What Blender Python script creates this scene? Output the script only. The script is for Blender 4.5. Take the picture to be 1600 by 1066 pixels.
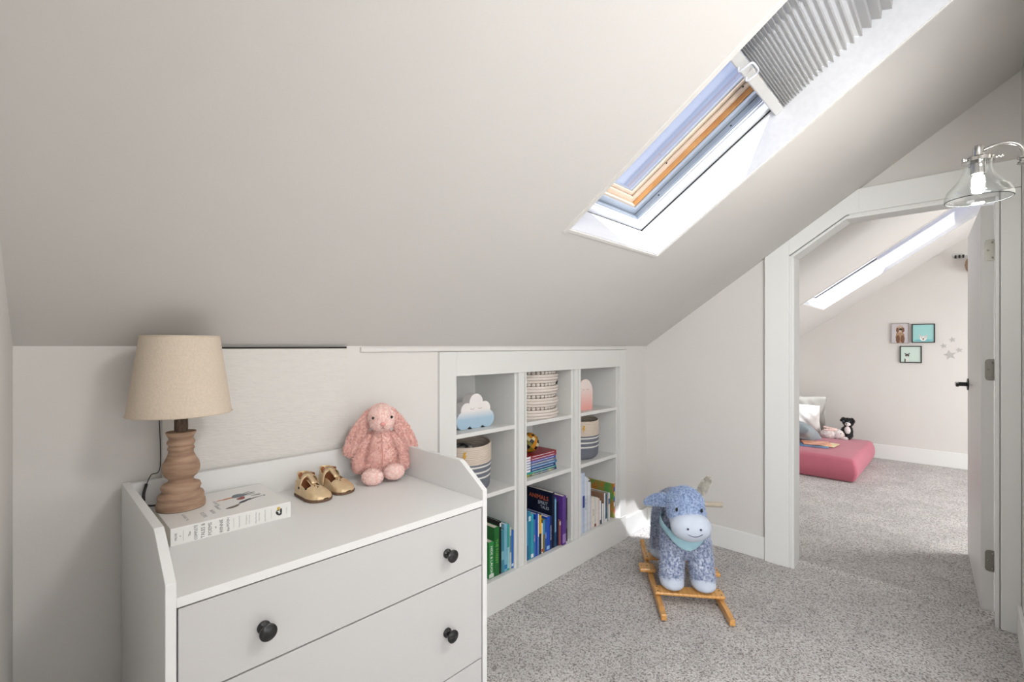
import bpy, bmesh, math, random
import numpy as np
from mathutils import Vector, Matrix, Euler

C = bpy.context.scene.collection
for o in list(bpy.data.objects):
    bpy.data.objects.remove(o)
random.seed(7)
rng = np.random.default_rng(7)
PI = math.pi
def R(a): return math.radians(a)

# ------------------------------------------------------------------ camera, sky, sun, lights, exposure
HD = math.atan(705 / 732.0)            # heading from +X
cam_d = bpy.data.cameras.new('camera')
cam = bpy.data.objects.new('camera', cam_d)
C.objects.link(cam)
cam.location = (0, 0, 1.22)
cam.rotation_euler = (PI / 2, 0, math.pi / 2 - (PI - HD) + 0)
# forward must be (cos, sin) of the heading
cam.rotation_euler = (PI / 2, 0, HD - PI / 2)
cam_d.sensor_width = 36
cam_d.lens = 732 / 1600 * 36
cam_d.shift_y = 8 / 1600
cam_d.clip_start = 0.01
bpy.context.scene.camera = cam

sc = bpy.context.scene
sc.view_settings.view_transform = 'Standard'
sc.view_settings.look = 'None'
sc.view_settings.gamma = 1
sc.view_settings.use_curve_mapping = False
sc.view_settings.exposure = 0.08

w = bpy.data.worlds.new('world'); sc.world = w
w.use_nodes = True
nt = w.node_tree; nt.nodes.clear()
wo = nt.nodes.new('ShaderNodeOutputWorld'); bg = nt.nodes.new('ShaderNodeBackground')
tc = nt.nodes.new('ShaderNodeTexCoord'); sp = nt.nodes.new('ShaderNodeSeparateXYZ')
cr = nt.nodes.new('ShaderNodeValToRGB')
nt.links.new(tc.outputs['Generated'], sp.inputs[0]); nt.links.new(sp.outputs['Z'], cr.inputs[0])
cr.color_ramp.elements[0].position = 0.0; cr.color_ramp.elements[0].color = (.72, .76, .86, 1)
cr.color_ramp.elements[1].position = 0.9; cr.color_ramp.elements[1].color = (.30, .40, .72, 1)
nt.links.new(cr.outputs[0], bg.inputs[0]); bg.inputs[1].default_value = 0.95
nt.links.new(bg.outputs[0], wo.inputs[0])

sun_d = bpy.data.lights.new('sun', 'SUN'); sun_d.energy = 9.0; sun_d.angle = R(.6); sun_d.color = (1, .97, .92)
sun = bpy.data.objects.new('sun', sun_d); C.objects.link(sun)
sun.rotation_euler = Vector((.60, .42, -1)).to_track_quat('-Z', 'Y').to_euler()
sun.location = (0, 0, 6)

def area(name, loc, target, sx, sy, power, col=(1, 1, 1)):
    d = bpy.data.lights.new(name, 'AREA'); d.shape = 'RECTANGLE'; d.size = sx; d.size_y = sy; d.energy = power; d.color = col
    o = bpy.data.objects.new(name, d); C.objects.link(o); o.location = loc
    o.rotation_euler = (Vector(target) - Vector(loc)).to_track_quat('-Z', 'Y').to_euler()
    return o
# unseen fill lights added behind the camera and in the far room
area('gable_fill_light', (-.30, -1.05, 1.35), (3, -.9, 1.2), 1.3, 1.3, 50, (.98, .99, 1))
area('opposite_fill_light', (1.1, -2.25, 1.25), (1.1, 1.5, 1.35), 2.3, .85, 14, (.98, .99, 1))
area('far_fill_light', (4.8, -2.25, 1.2), (4.9, 1.0, 1.0), 2.4, 1.2, 92, (.98, .99, 1))

# downward fill lights added out of the frame, one per room
def fill_disk(name, loc, power, size=.36):
    d = bpy.data.lights.new(name, 'AREA'); d.shape = 'DISK'; d.size = size; d.energy = power; d.color = (1, .99, .97); d.spread = PI
    o = bpy.data.objects.new(name, d); C.objects.link(o); o.location = loc
fill_disk('overhead_fill_light', (.95, -.36, 2.26), 15)
fill_disk('far_overhead_fill_light', (4.6, -.95, 2.05), 22)
BULB = 430      # emission of the sconce bulb

# ------------------------------------------------------------------ materials
def mat(name, col, rough=.6, metal=0, noise=0, nscale=30, bump=0, bscale=200, spec=.5, trans=0, emit=None, es=0, sheen=0, col2=None, detail=3, stretch=None, coat=0):
    m = bpy.data.materials.new(name); m.use_nodes = True
    t = m.node_tree; b = t.nodes['Principled BSDF']
    b.inputs['Base Color'].default_value = (*col, 1); b.inputs['Roughness'].default_value = rough
    b.inputs['Metallic'].default_value = metal
    b.inputs['Specular IOR Level'].default_value = spec
    b.inputs['Transmission Weight'].default_value = trans
    if coat: b.inputs['Coat Weight'].default_value = coat
    if sheen: b.inputs['Sheen Weight'].default_value = sheen
    if emit: b.inputs['Emission Color'].default_value = (*emit, 1); b.inputs['Emission Strength'].default_value = es
    co = t.nodes.new('ShaderNodeTexCoord').outputs['Object']
    if stretch:
        mp = t.nodes.new('ShaderNodeMapping'); mp.inputs['Scale'].default_value = stretch
        t.links.new(co, mp.inputs[0]); co = mp.outputs[0]
    if noise or col2:
        n = t.nodes.new('ShaderNodeTexNoise'); n.inputs['Scale'].default_value = nscale; n.inputs['Detail'].default_value = detail
        t.links.new(co, n.inputs['Vector'])
        r = t.nodes.new('ShaderNodeValToRGB')
        c2 = col2 or tuple(max(0, c * (1 - noise)) for c in col)
        r.color_ramp.elements[0].color = (*c2, 1); r.color_ramp.elements[1].color = (*col, 1)
        r.color_ramp.elements[0].position = .38; r.color_ramp.elements[1].position = .62
        t.links.new(n.outputs['Fac'], r.inputs[0]); t.links.new(r.outputs[0], b.inputs['Base Color'])
    if bump:
        n = t.nodes.new('ShaderNodeTexNoise'); n.inputs['Scale'].default_value = bscale; n.inputs['Detail'].default_value = 4
        t.links.new(co, n.inputs['Vector'])
        bp = t.nodes.new('ShaderNodeBump'); bp.inputs['Strength'].default_value = bump; bp.inputs['Distance'].default_value = .004
        t.links.new(n.outputs['Fac'], bp.inputs['Height']); t.links.new(bp.outputs[0], b.inputs['Normal'])
    return m

def srgb(r, g, b):
    f = lambda c: (c / 255 / 12.92) if c / 255 <= .04045 else ((c / 255 + .055) / 1.055) ** 2.4
    return (f(r), f(g), f(b))

M = {}
M['wall'] = mat('wall_paint', srgb(222, 219, 215), .75, noise=.02, nscale=3, bump=.06, bscale=120)
M['ceil'] = mat('ceiling_paint', srgb(216, 213, 209), .8, noise=.025, nscale=2, bump=.06, bscale=90)
M['trim'] = mat('trim_paint', srgb(236, 237, 235), .42, bump=.03, bscale=60)
M['well'] = mat('window_board_paint', srgb(234, 235, 238), .45, noise=.04, nscale=5, bump=.12, bscale=8, stretch=(1, 12, 12))
M['panelpaint'] = mat('rough_painted_board', srgb(222, 219, 214), .7, noise=.03, nscale=6, bump=.5, bscale=14, stretch=(3, 1, 14))
M['cab'] = mat('white_melamine', srgb(226, 226, 225), .38, bump=.02, bscale=300)
M['drawer'] = mat('drawer_front_shaded', srgb(197, 196, 195), .5, bump=.03, bscale=80)  # cabinet white darkened in the colour, for light falling from above
M['shelfwhite'] = mat('bookcase_paint', srgb(222, 222, 219), .5, bump=.05, bscale=50)
M['black'] = mat('black_enamel', (.012, .012, .013), .25)
M['blackmatt'] = mat('black_matt', (.02, .019, .02), .5)
M['gapdark'] = mat('dark_gap', (.04, .036, .03), .9)
M['chrome'] = mat('polished_nickel', (.40, .39, .37), .16, 1)
M['hinge'] = mat('satin_nickel', (.30, .29, .26), .38, 1)
M['silver'] = mat('grey_aluminium', srgb(178, 188, 200), .35, .35, noise=.06, nscale=4)
M['sashwhite'] = mat('white_sash_profile', srgb(226, 230, 236), .4)
M['pinewood'] = mat('raw_orange_pine', srgb(226, 172, 112), .5, col2=srgb(204, 144, 84), nscale=18, stretch=(1, .6, .6))
M['creamwood'] = mat('cream_varnished_pine', srgb(238, 218, 196), .5, noise=.06, nscale=20)
M['page'] = mat('page_paper', srgb(232, 226, 212), .8, noise=.1, nscale=300, stretch=(60, 1, 1))
M['carpetseam'] = None

def carpet():
    m = bpy.data.materials.new('loop_carpet'); m.use_nodes = True; t = m.node_tree; b = t.nodes['Principled BSDF']
    b.inputs['Roughness'].default_value = .95; b.inputs['Specular IOR Level'].default_value = .15
    co = t.nodes.new('ShaderNodeTexCoord').outputs['Object']
    n1 = t.nodes.new('ShaderNodeTexNoise'); n1.inputs['Scale'].default_value = 150; n1.inputs['Detail'].default_value = 3; n1.inputs['Roughness'].default_value = .62
    n2 = t.nodes.new('ShaderNodeTexNoise'); n2.inputs['Scale'].default_value = 5; n2.inputs['Detail'].default_value = 3
    vo = t.nodes.new('ShaderNodeTexVoronoi'); vo.inputs['Scale'].default_value = 170
    for n in (n1, n2, vo): t.links.new(co, n.inputs['Vector'])
    r = t.nodes.new('ShaderNodeValToRGB'); e = r.color_ramp.elements
    e[0].position = .36; e[0].color = (*srgb(136, 130, 127), 1); e[1].position = .58; e[1].color = (*srgb(232, 229, 227), 1)
    x = e.new(.46); x.color = (*srgb(205, 200, 197), 1)
    t.links.new(n1.outputs['Fac'], r.inputs[0])
    r2 = t.nodes.new('ShaderNodeValToRGB'); r2.color_ramp.elements[0].color = (.86, .86, .86, 1); r2.color_ramp.elements[0].position = .35; r2.color_ramp.elements[1].position = .65
    t.links.new(n2.outputs['Fac'], r2.inputs[0])
    mx = t.nodes.new('ShaderNodeMix'); mx.data_type = 'RGBA'; mx.blend_type = 'MULTIPLY'; mx.inputs[0].default_value = 1
    t.links.new(r.outputs[0], mx.inputs[6]); t.links.new(r2.outputs[0], mx.inputs[7]); t.links.new(mx.outputs[2], b.inputs['Base Color'])
    ad = t.nodes.new('ShaderNodeMath'); ad.operation = 'SUBTRACT'; t.links.new(n1.outputs['Fac'], ad.inputs[0]); t.links.new(vo.outputs['Distance'], ad.inputs[1])
    bp = t.nodes.new('ShaderNodeBump'); bp.inputs['Strength'].default_value = .9; bp.inputs['Distance'].default_value = .006
    t.links.new(ad.outputs[0], bp.inputs['Height']); t.links.new(bp.outputs[0], b.inputs['Normal'])
    return m
M['carpet'] = carpet()

def clear_glass(name, tint=(1, 1, 1), gloss=.08, rough=.02, edge=.75):
    m = bpy.data.materials.new(name); m.use_nodes = True; t = m.node_tree; t.nodes.clear()
    o = t.nodes.new('ShaderNodeOutputMaterial'); tr = t.nodes.new('ShaderNodeBsdfTransparent'); gl = t.nodes.new('ShaderNodeBsdfGlossy')
    tr.inputs[0].default_value = (*tint, 1); gl.inputs['Roughness'].default_value = rough
    fr = t.nodes.new('ShaderNodeLayerWeight'); fr.inputs[0].default_value = .22
    mu = t.nodes.new('ShaderNodeMath'); mu.operation = 'MULTIPLY_ADD'; mu.inputs[1].default_value = edge; mu.inputs[2].default_value = gloss
    mu.use_clamp = True
    mx = t.nodes.new('ShaderNodeMixShader')
    t.links.new(fr.outputs['Facing'], mu.inputs[0]); t.links.new(mu.outputs[0], mx.inputs[0]); t.links.new(tr.outputs[0], mx.inputs[1]); t.links.new(gl.outputs[0], mx.inputs[2])
    t.links.new(mx.outputs[0], o.inputs[0])
    return m
M['pane'] = clear_glass('window_glass', (.93, .95, 1), .0)
M['shadeglass'] = clear_glass('lamp_glass', (.95, .96, .96), .03, .02, .38)

# ------------------------------------------------------------------ object helpers
W = {}
def mworld(o): return W.get(o.name, Matrix.Identity(4))
def empty(name, loc, label, cat, rz=0, group=None, kind=None, rot=None):
    o = bpy.data.objects.new(name, None); C.objects.link(o); o.empty_display_size = .05
    o.location = loc; o.rotation_euler = rot or (0, 0, rz)
    W[o.name] = Matrix.Translation(loc) @ (Euler(rot).to_matrix().to_4x4() if rot else Matrix.Rotation(rz, 4, 'Z'))
    if label: o['label'] = label
    if cat: o['category'] = cat
    if group: o['group'] = group
    if kind: o['kind'] = kind
    return o
def make(name, bm, m, parent=None, world=True, smooth=False, bevel=0, label=None, cat=None, group=None, kind=None, auto=None, recalc=True):
    if isinstance(bm, bpy.types.Mesh): me = bm
    else:
        if recalc: bmesh.ops.recalc_face_normals(bm, faces=bm.faces[:])
        me = bpy.data.meshes.new(name); bm.to_mesh(me); bm.free()
    if m is not None:
        for mm in (m if isinstance(m, (list, tuple)) else [m]): me.materials.append(mm)
    o = bpy.data.objects.new(name, me); C.objects.link(o)
    if parent:
        if world: me.transform(mworld(parent).inverted())
        o.parent = parent; W[o.name] = mworld(parent)
    else:
        n = len(me.vertices)
        if n:
            co = np.empty(n * 3); me.vertices.foreach_get('co', co); co = co.reshape(-1, 3)
            lo, hi = co.min(0), co.max(0); c = Vector(((lo[0] + hi[0]) / 2, (lo[1] + hi[1]) / 2, lo[2]))
            me.transform(Matrix.Translation(-c)); o.location = c; W[o.name] = Matrix.Translation(c)
    if smooth:
        for p in me.polygons: p.use_smooth = True
        if auto:
            try: me.set_sharp_from_angle(angle=R(auto))
            except Exception: pass
    if bevel:
        b = o.modifiers.new('bevel', 'BEVEL'); b.width = bevel; b.segments = 2; b.limit_method = 'ANGLE'; b.angle_limit = R(40)
        b.harden_normals = False
    if label: o['label'] = label
    if cat: o['category'] = cat
    if group: o['group'] = group
    if kind: o['kind'] = kind
    return o
def B(): return bmesh.new()
def box(bm, x0, x1, y0, y1, z0, z1, mx=None, mi=0):
    P = [Vector(p) for p in ((x0, y0, z0), (x1, y0, z0), (x1, y1, z0), (x0, y1, z0), (x0, y0, z1), (x1, y0, z1), (x1, y1, z1), (x0, y1, z1))]
    if mx: P = [mx @ p for p in P]
    v = [bm.verts.new(p) for p in P]
    for f in ((0, 3, 2, 1), (4, 5, 6, 7), (0, 1, 5, 4), (1, 2, 6, 5), (2, 3, 7, 6), (3, 0, 4, 7)):
        q = bm.faces.new([v[i] for i in f]); q.material_index = mi
    return bm
def bx(x0, x1, y0, y1, z0, z1): return box(B(), x0, x1, y0, y1, z0, z1)
def prism(bm, pts, axis, a0, a1, mx=None, mi=0):
    # pts 2-D; axis 'X': (y,z), 'Y': (x,z), 'Z': (x,y)
    def P(p, a):
        q = {'X': (a, p[0], p[1]), 'Y': (p[0], a, p[1]), 'Z': (p[0], p[1], a)}[axis]
        q = Vector(q); return mx @ q if mx else q
    A = [bm.verts.new(P(p, a0)) for p in pts]; D = [bm.verts.new(P(p, a1)) for p in pts]
    n = len(pts)
    for f in [A[::-1], D] + [[A[i], A[(i + 1) % n], D[(i + 1) % n], D[i]] for i in range(n)]:
        q = bm.faces.new(f); q.material_index = mi
    return bm
def lathe(bm, prof, seg=40, c=(0, 0, 0), mx=None, close=False):
    rings = []
    for r, z in prof:
        ring = []
        for k in range(seg):
            a = 2 * PI * k / seg
            p = Vector((c[0] + r * math.cos(a), c[1] + r * math.sin(a), c[2] + z))
            ring.append(bm.verts.new(mx @ p if mx else p))
        rings.append(ring)
    for a, b in zip(rings, rings[1:]):
        for k in range(seg): bm.faces.new((a[k], a[(k + 1) % seg], b[(k + 1) % seg], b[k]))
    if close:
        bm.faces.new(rings[0][::-1]); bm.faces.new(rings[-1])
    return bm
def tube(bm, pts, r, seg=12, closed=False):
    pts = [Vector(p) for p in pts]; n = len(pts)
    rs = r if isinstance(r, (list, tuple)) else [r] * n
    rings = []; prev = None
    for i, p in enumerate(pts):
        if closed: t = pts[(i + 1) % n] - pts[i - 1]
        else: t = pts[min(i + 1, n - 1)] - pts[max(i - 1, 0)]
        t.normalize()
        if prev is None:
            u = t.cross(Vector((0, 0, 1)))
            if u.length < .1: u = t.cross(Vector((0, 1, 0)))
            u.normalize()
        else:
            u = prev - t * prev.dot(t); u.normalize()
        prev = u; v = t.cross(u)
        rings.append([bm.verts.new(p + (u * math.cos(2 * PI * k / seg) + v * math.sin(2 * PI * k / seg)) * rs[i]) for k in range(seg)])
    m = n if closed else n - 1
    for i in range(m):
        a, b = rings[i], rings[(i + 1) % n]
        for k in range(seg): bm.faces.new((a[k], a[(k + 1) % seg], b[(k + 1) % seg], b[k]))
    if not closed: bm.faces.new(rings[0][::-1]); bm.faces.new(rings[-1])
    return bm
def smoothpts(pts, n=6):
    pts = [Vector(p) for p in pts]; out = []
    for i in range(len(pts) - 1):
        p0, p1, p2, p3 = pts[max(i - 1, 0)], pts[i], pts[i + 1], pts[min(i + 2, len(pts) - 1)]
        for k in range(n):
            t = k / n
            out.append(.5 * ((2 * p1) + (p2 - p0) * t + (2 * p0 - 5 * p1 + 4 * p2 - p3) * t * t + (3 * p1 - p0 - 3 * p2 + p3) * t ** 3))
    out.append(pts[-1]); return out
def ell(bm, c, r, rot=(0, 0, 0), sub=3, mi=0):
    mx = Matrix.Translation(c) @ Euler(rot).to_matrix().to_4x4() @ Matrix.Diagonal((r[0], r[1], r[2], 1))
    before = len(bm.faces)
    bmesh.ops.create_icosphere(bm, subdivisions=sub, radius=1, matrix=mx)
    if mi:
        bm.faces.ensure_lookup_table()
        for f in bm.faces[before:]: f.material_index = mi
    return bm
def cap(bm, p0, p1, r0, r1, n=9, flat=1.0):
    p0, p1 = Vector(p0), Vector(p1)
    for i in range(n):
        t = i / (n - 1); r = r0 + (r1 - r0) * t
        ell(bm, p0.lerp(p1, t), (r, r * flat, r), sub=2)
def remesh(bm, voxel, smooth=6, name='soft'):
    me = bpy.data.meshes.new(name); bm.to_mesh(me); bm.free()
    o = bpy.data.objects.new('tmp', me); C.objects.link(o)
    m = o.modifiers.new('r', 'REMESH'); m.mode = 'VOXEL'; m.voxel_size = voxel
    if smooth:
        s = o.modifiers.new('s', 'SMOOTH'); s.iterations = smooth; s.factor = .5
    dg = bpy.context.evaluated_depsgraph_get()
    out = bpy.data.meshes.new_from_object(o.evaluated_get(dg))
    bpy.data.objects.remove(o); out.materials.clear()
    for p in out.polygons: p.use_smooth = True
    return out
def furry(me, n, L, wd, mess=.7, mask=None):
    """adds n thin tufts (one triangle each) standing on the surface"""
    me.calc_loop_triangles()
    nv = len(me.vertices); co = np.empty(nv * 3); me.vertices.foreach_get('co', co); co = co.reshape(-1, 3)
    tri = np.empty(len(me.loop_triangles) * 3, dtype=np.int32); me.loop_triangles.foreach_get('vertices', tri); tri = tri.reshape(-1, 3)
    a, b, c = co[tri[:, 0]], co[tri[:, 1]], co[tri[:, 2]]
    nr = np.cross(b - a, c - a); ar = np.linalg.norm(nr, axis=1); nr /= ar[:, None] + 1e-12
    if mask is not None:
        ar = ar * mask((a + b + c) / 3)
    i = rng.choice(len(tri), n, p=ar / ar.sum())
    u = rng.random((n, 1)); v = rng.random((n, 1)); fl = (u + v) > 1; u = np.where(fl, 1 - u, u); v = np.where(fl, 1 - v, v)
    p = a[i] + (b[i] - a[i]) * u + (c[i] - a[i]) * v; nn = nr[i]
    rv = rng.normal(size=(n, 3)); t = np.cross(nn, rv); t /= np.linalg.norm(t, axis=1)[:, None]
    d = nn + rng.normal(size=(n, 3)) * mess * .6 + np.array([0, 0, -.35]); d /= np.linalg.norm(d, axis=1)[:, None]
    l = L * (.5 + rng.random((n, 1)))
    v0 = p - nn * L * .1 - t * wd / 2; v1 = p - nn * L * .1 + t * wd / 2; v2 = p + d * l
    V = np.vstack([co, np.stack([v0, v1, v2], 1).reshape(-1, 3)])
    faces = [tuple(f.vertices) for f in me.polygons] + [(nv + 3 * k, nv + 3 * k + 1, nv + 3 * k + 2) for k in range(n)]
    out = bpy.data.meshes.new('fur'); out.from_pydata(V.tolist(), [], faces); out.update()
    for q in out.polygons: q.use_smooth = True
    return out
def text(body, size, mtx, m, parent, name='lettering', extr=.0003, align='CENTER', world=True, sx=1.0):
    cu = bpy.data.curves.new('t', 'FONT'); cu.body = body; cu.size = size; cu.extrude = extr; cu.align_x = align; cu.align_y = 'CENTER'; cu.resolution_u = 2
    o = bpy.data.objects.new('t', cu); C.objects.link(o)
    dg = bpy.context.evaluated_depsgraph_get(); me = bpy.data.meshes.new_from_object(o.evaluated_get(dg)); bpy.data.objects.remove(o)
    me.materials.clear()
    me.transform(mtx @ Matrix.Diagonal((sx, 1, 1, 1)))
    return make(name, me, m, parent, world=world)
def frame(o, x, y, z):
    return Matrix(((x[0], y[0], z[0], o[0]), (x[1], y[1], z[1], o[1]), (x[2], y[2], z[2], o[2]), (0, 0, 0, 1)))
def structure(name, bm, m, **k): return make(name, bm, m, kind='structure', **k)

# ------------------------------------------------------------------ room shell
AL = math.radians(34.1); CA, SA, TA = math.cos(AL), math.sin(AL), math.tan(AL)
KY, KZ = 1.555, 1.22                  # fold of knee wall and slope
RIDGE = -.40
ZR = KZ + TA * (KY - RIDGE)
def roofz(y): return KZ + TA * (KY - y)
# slope frame: local (x, s up the slope, w out of the room)
SL = frame((0, KY, KZ), (1, 0, 0), (0, -CA, SA), (0, SA, CA))
def yS(y): return (KY - y) / CA

# floor with the small ridge of the carpet seam in the doorway
bm = B()
prof = [(-.4, -.05), (8, -.05), (8, 0), (3.10, 0), (3.07, .004), (3.05, .014), (3.03, .019), (3.01, .012), (3.0, .003), (2.985, 0), (-.4, 0)]
prism(bm, prof, 'Y', -2.45, 2.2)
structure('floor', bm, M['carpet'])

SK = [(1.283, 1.925, yS(.967), yS(-.62 + .25)), (4.70, 5.58, yS(1.012), yS(-.16))]
sr = yS(RIDGE)
SK[0] = (1.283, 1.925, yS(.967), yS(-.10)); SK[1] = (4.70, 5.58, yS(1.012), yS(-.36))
WT = .29
bm = B()
xs = [-.4, SK[0][0], SK[0][1], SK[1][0], SK[1][1], 6.9]
box(bm, xs[0], xs[1], -.03, sr, 0, WT, SL); box(bm, xs[2], xs[3], -.03, sr, 0, WT, SL); box(bm, xs[4], xs[5], -.03, sr, 0, WT, SL)
box(bm, xs[0], xs[5], -.9, -.03, .20, WT, SL)
for x0, x1, s0, s1 in SK:
    box(bm, x0, x1, -.03, s0, 0, WT, SL); box(bm, x0, x1, s1, sr, 0, WT, SL)
# the other side of the roof, behind the camera
SL2 = frame((0, 2 * RIDGE - KY, KZ), (1, 0, 0), (0, CA, SA), (0, -SA, CA))
box(bm, -.4, 6.9, -.3, sr, 0, WT, SL2)
structure('ceiling', bm, M['ceil'])

# knee wall with the opening of the bookcase
bm = B()
box(bm, -.3, 1.235, KY, KY + .05, 0, KZ + .02); box(bm, 2.575, 6.9, KY, KY + .05, 0, KZ + .02)
box(bm, 1.235, 2.575, KY, KY + .05, 1.135, KZ + .02)
structure('wall_back', bm, M['wall'])
structure('wall_outer', bx(-.4, 6.9, 2.12, 2.17, -.02, 1.2), M['wall'])
# left gable wall (its plane is slightly out of square) with an opening added for fill light
bm = B()
def yzpoly(y0, y1, z0=0, top=None):
    pts = [(y0, z0), (y1, z0)]
    tp = [(y1, min(ZR, roofz(y1) if y1 > RIDGE else KZ + TA * (y1 - (2 * RIDGE - KY))) + .03)]
    if y0 < RIDGE < y1: tp.append((RIDGE, ZR + .03))
    tp.append((y0, (roofz(y0) if y0 > RIDGE else KZ + TA * (y0 - (2 * RIDGE - KY))) + .03))
    return pts + tp
SH = Matrix.Identity(4); SH[0][1] = .0425; SH[0][3] = -.0861     # x = x' + .0425 y - .0861
WY0, WY1, WZ0, WZ1 = -1.7, -.4, .7, 2.0
prism(bm, yzpoly(WY1, 2.15), 'X', -.06, 0, SH)
prism(bm, yzpoly(-2.4, WY0), 'X', -.06, 0, SH)
prism(bm, [(WY0, 0), (WY1, 0), (WY1, WZ0), (WY0, WZ0)], 'X', -.06, 0, SH)
prism(bm, [(WY0, WZ1), (WY1, WZ1), (WY1, 2.53), (WY0, 1.66 + .03 + .0)], 'X', -.06, 0, SH) if False else None
prism(bm, [(WY0, WZ1), (WY1, WZ1), (WY1, roofz(RIDGE) + .02), (-1.2, KZ + TA * (-1.2 + 2.355) + .03), (WY0 + .5, WZ1 + .05)], 'X', -.06, 0, SH)
structure('wall_left', bm, M['wall'])
# front knee wall behind the camera, with low openings added for daylight
bm = B(); FY = 2 * RIDGE - KY
box(bm, -.4, 6.9, FY - .05, FY, 0, .75)
box(bm, -.4, -.1, FY - .05, FY, .75, KZ + .03); box(bm, 2.3, 3.5, FY - .05, FY, .75, KZ + .03); box(bm, 6.1, 6.9, FY - .05, FY, .75, KZ + .03)
structure('wall_front', bm, M['wall'])

# end wall with the doorway: opening Y -.112 .. .682
EX0, EX1 = 2.935, 3.03
DY0, DY1, DZ = -.112, .682, 1.885
bm = B()
YK = .43
zl = 1.716
prism(bm, [(DY1, 0), (1.60, 0), (1.60, KZ - .03), (DY1, roofz(DY1) + .03)], 'X', EX0, EX1)
prism(bm, [(DY1, zl), (DY1, roofz(DY1) + .03), (DY0, roofz(DY0) + .03), (DY0, DZ), (YK, DZ)], 'X', EX0, EX1)
pts = [(-2.36, 0), (DY0, 0), (DY0, roofz(DY0) + .03), (RIDGE, ZR + .03), (-2.36, KZ + .03)]
prism(bm, pts, 'X', EX0, EX1)
structure('wall_end', bm, M['wall'])
# right wall beside the doorway, carrying the sconce
RY = -.178
bm = B(); prism(bm, [(RY, 0), (RY, roofz(RY) + .02), (RY - .1, roofz(RY - .1) + .02), (RY - .1, 0)], 'X', 1.775, EX0)
structure('wall_right', bm, mat('smooth_wall_paint', srgb(222, 219, 215), .8))
# far wall of the second room
bm = B(); prism(bm, yzpoly(-2.4, 2.15), 'X', 6.44, 6.5)
structure('wall_far', bm, M['wall'])

# casing of the doorway: one continuous flat trim with an eased inner lip
CX = 2.908
bm = B()
prism(bm, [(DY1 + .008, 0), (.812, 0), (.812, roofz(.812) - .001), (DY1 + .008, roofz(DY1 + .008) - .001)], 'X', CX, EX0)
box(bm, CX + .006, EX0, DY1, DY1 + .008, 0, zl)
structure('trim_1', bm, M['trim'], bevel=.003)
bm = B()
prism(bm, [(DY1 + .008, zl + .002), (DY1 + .008, roofz(DY1 + .008) - .001), (.383, roofz(.383) - .001), (.30, 2.013), (.30, DZ + .008), (YK, DZ + .006)], 'X', CX, EX0)
structure('trim_2', bm, M['trim'], bevel=.003)
bm = B()
box(bm, CX - .001, EX0, RY + .001, .378, DZ + .008, 2.013)
box(bm, CX + .006, EX0, DY0, .42, DZ, DZ + .008)
structure('trim_3', bm, M['trim'], bevel=.003)
bm = B()
box(bm, CX, EX0, RY + .001, DY0 - .004, 0, DZ + .006)
structure('trim_4', bm, M['trim'], bevel=.003)
# jamb lining
bm = B()
box(bm, EX0 - .022, EX1 + .004, DY1 - .016, DY1, 0, zl - .01)
structure('trim_5', bm, M['trim'], bevel=.002)
bm = B()
prism(bm, [(DY1, zl), (YK, DZ), (DY0, DZ), (DY0, DZ - .014), (YK + .002, DZ - .014), (DY1, zl - .016)], 'X', EX0 - .02, EX1 + .004)
structure('trim_6', bm, M['trim'])
structure('trim_7', bx(EX0 - .02, EX1 - .03, DY0 - .001, DY0 + .012, 0, DZ - .016), M['trim'], bevel=.002)
# baseboards
bm = B(); box(bm, EX0 - .014, EX0, .814, KY, 0, .128)
structure('baseboard_end', bm, M['trim'], bevel=.004)
bm = B(); box(bm, 2.642, EX0 - .014, KY - .014, KY, 0, .128)
structure('baseboard_back', bm, M['trim'], bevel=.004)
bm = B(); box(bm, 1.775, CX, RY, RY + .014, 0, .128)
structure('baseboard_right', bm, M['trim'], bevel=.004)
bm = B(); box(bm, 6.426, 6.44, -2.3, KY, 0, .155)
structure('baseboard_far', bm, M['trim'], bevel=.004)
# access panel let into the knee wall, dark gap along its top
bm = B(); box(bm, .253, .778, KY - .014, KY - .001, .0, 1.212)
ap = structure('trim_8', bm, M['panelpaint'], bevel=.002)
make('panel_gap', bx(.258, .775, KY - .010, KY - .002, 1.2125, 1.2185), M['gapdark'], ap)
bm = B(); box(bm, .83, 2.66, KY - .010, KY, 1.198, 1.216)
structure('trim_9', bm, M['wall'], bevel=.003)

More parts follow.
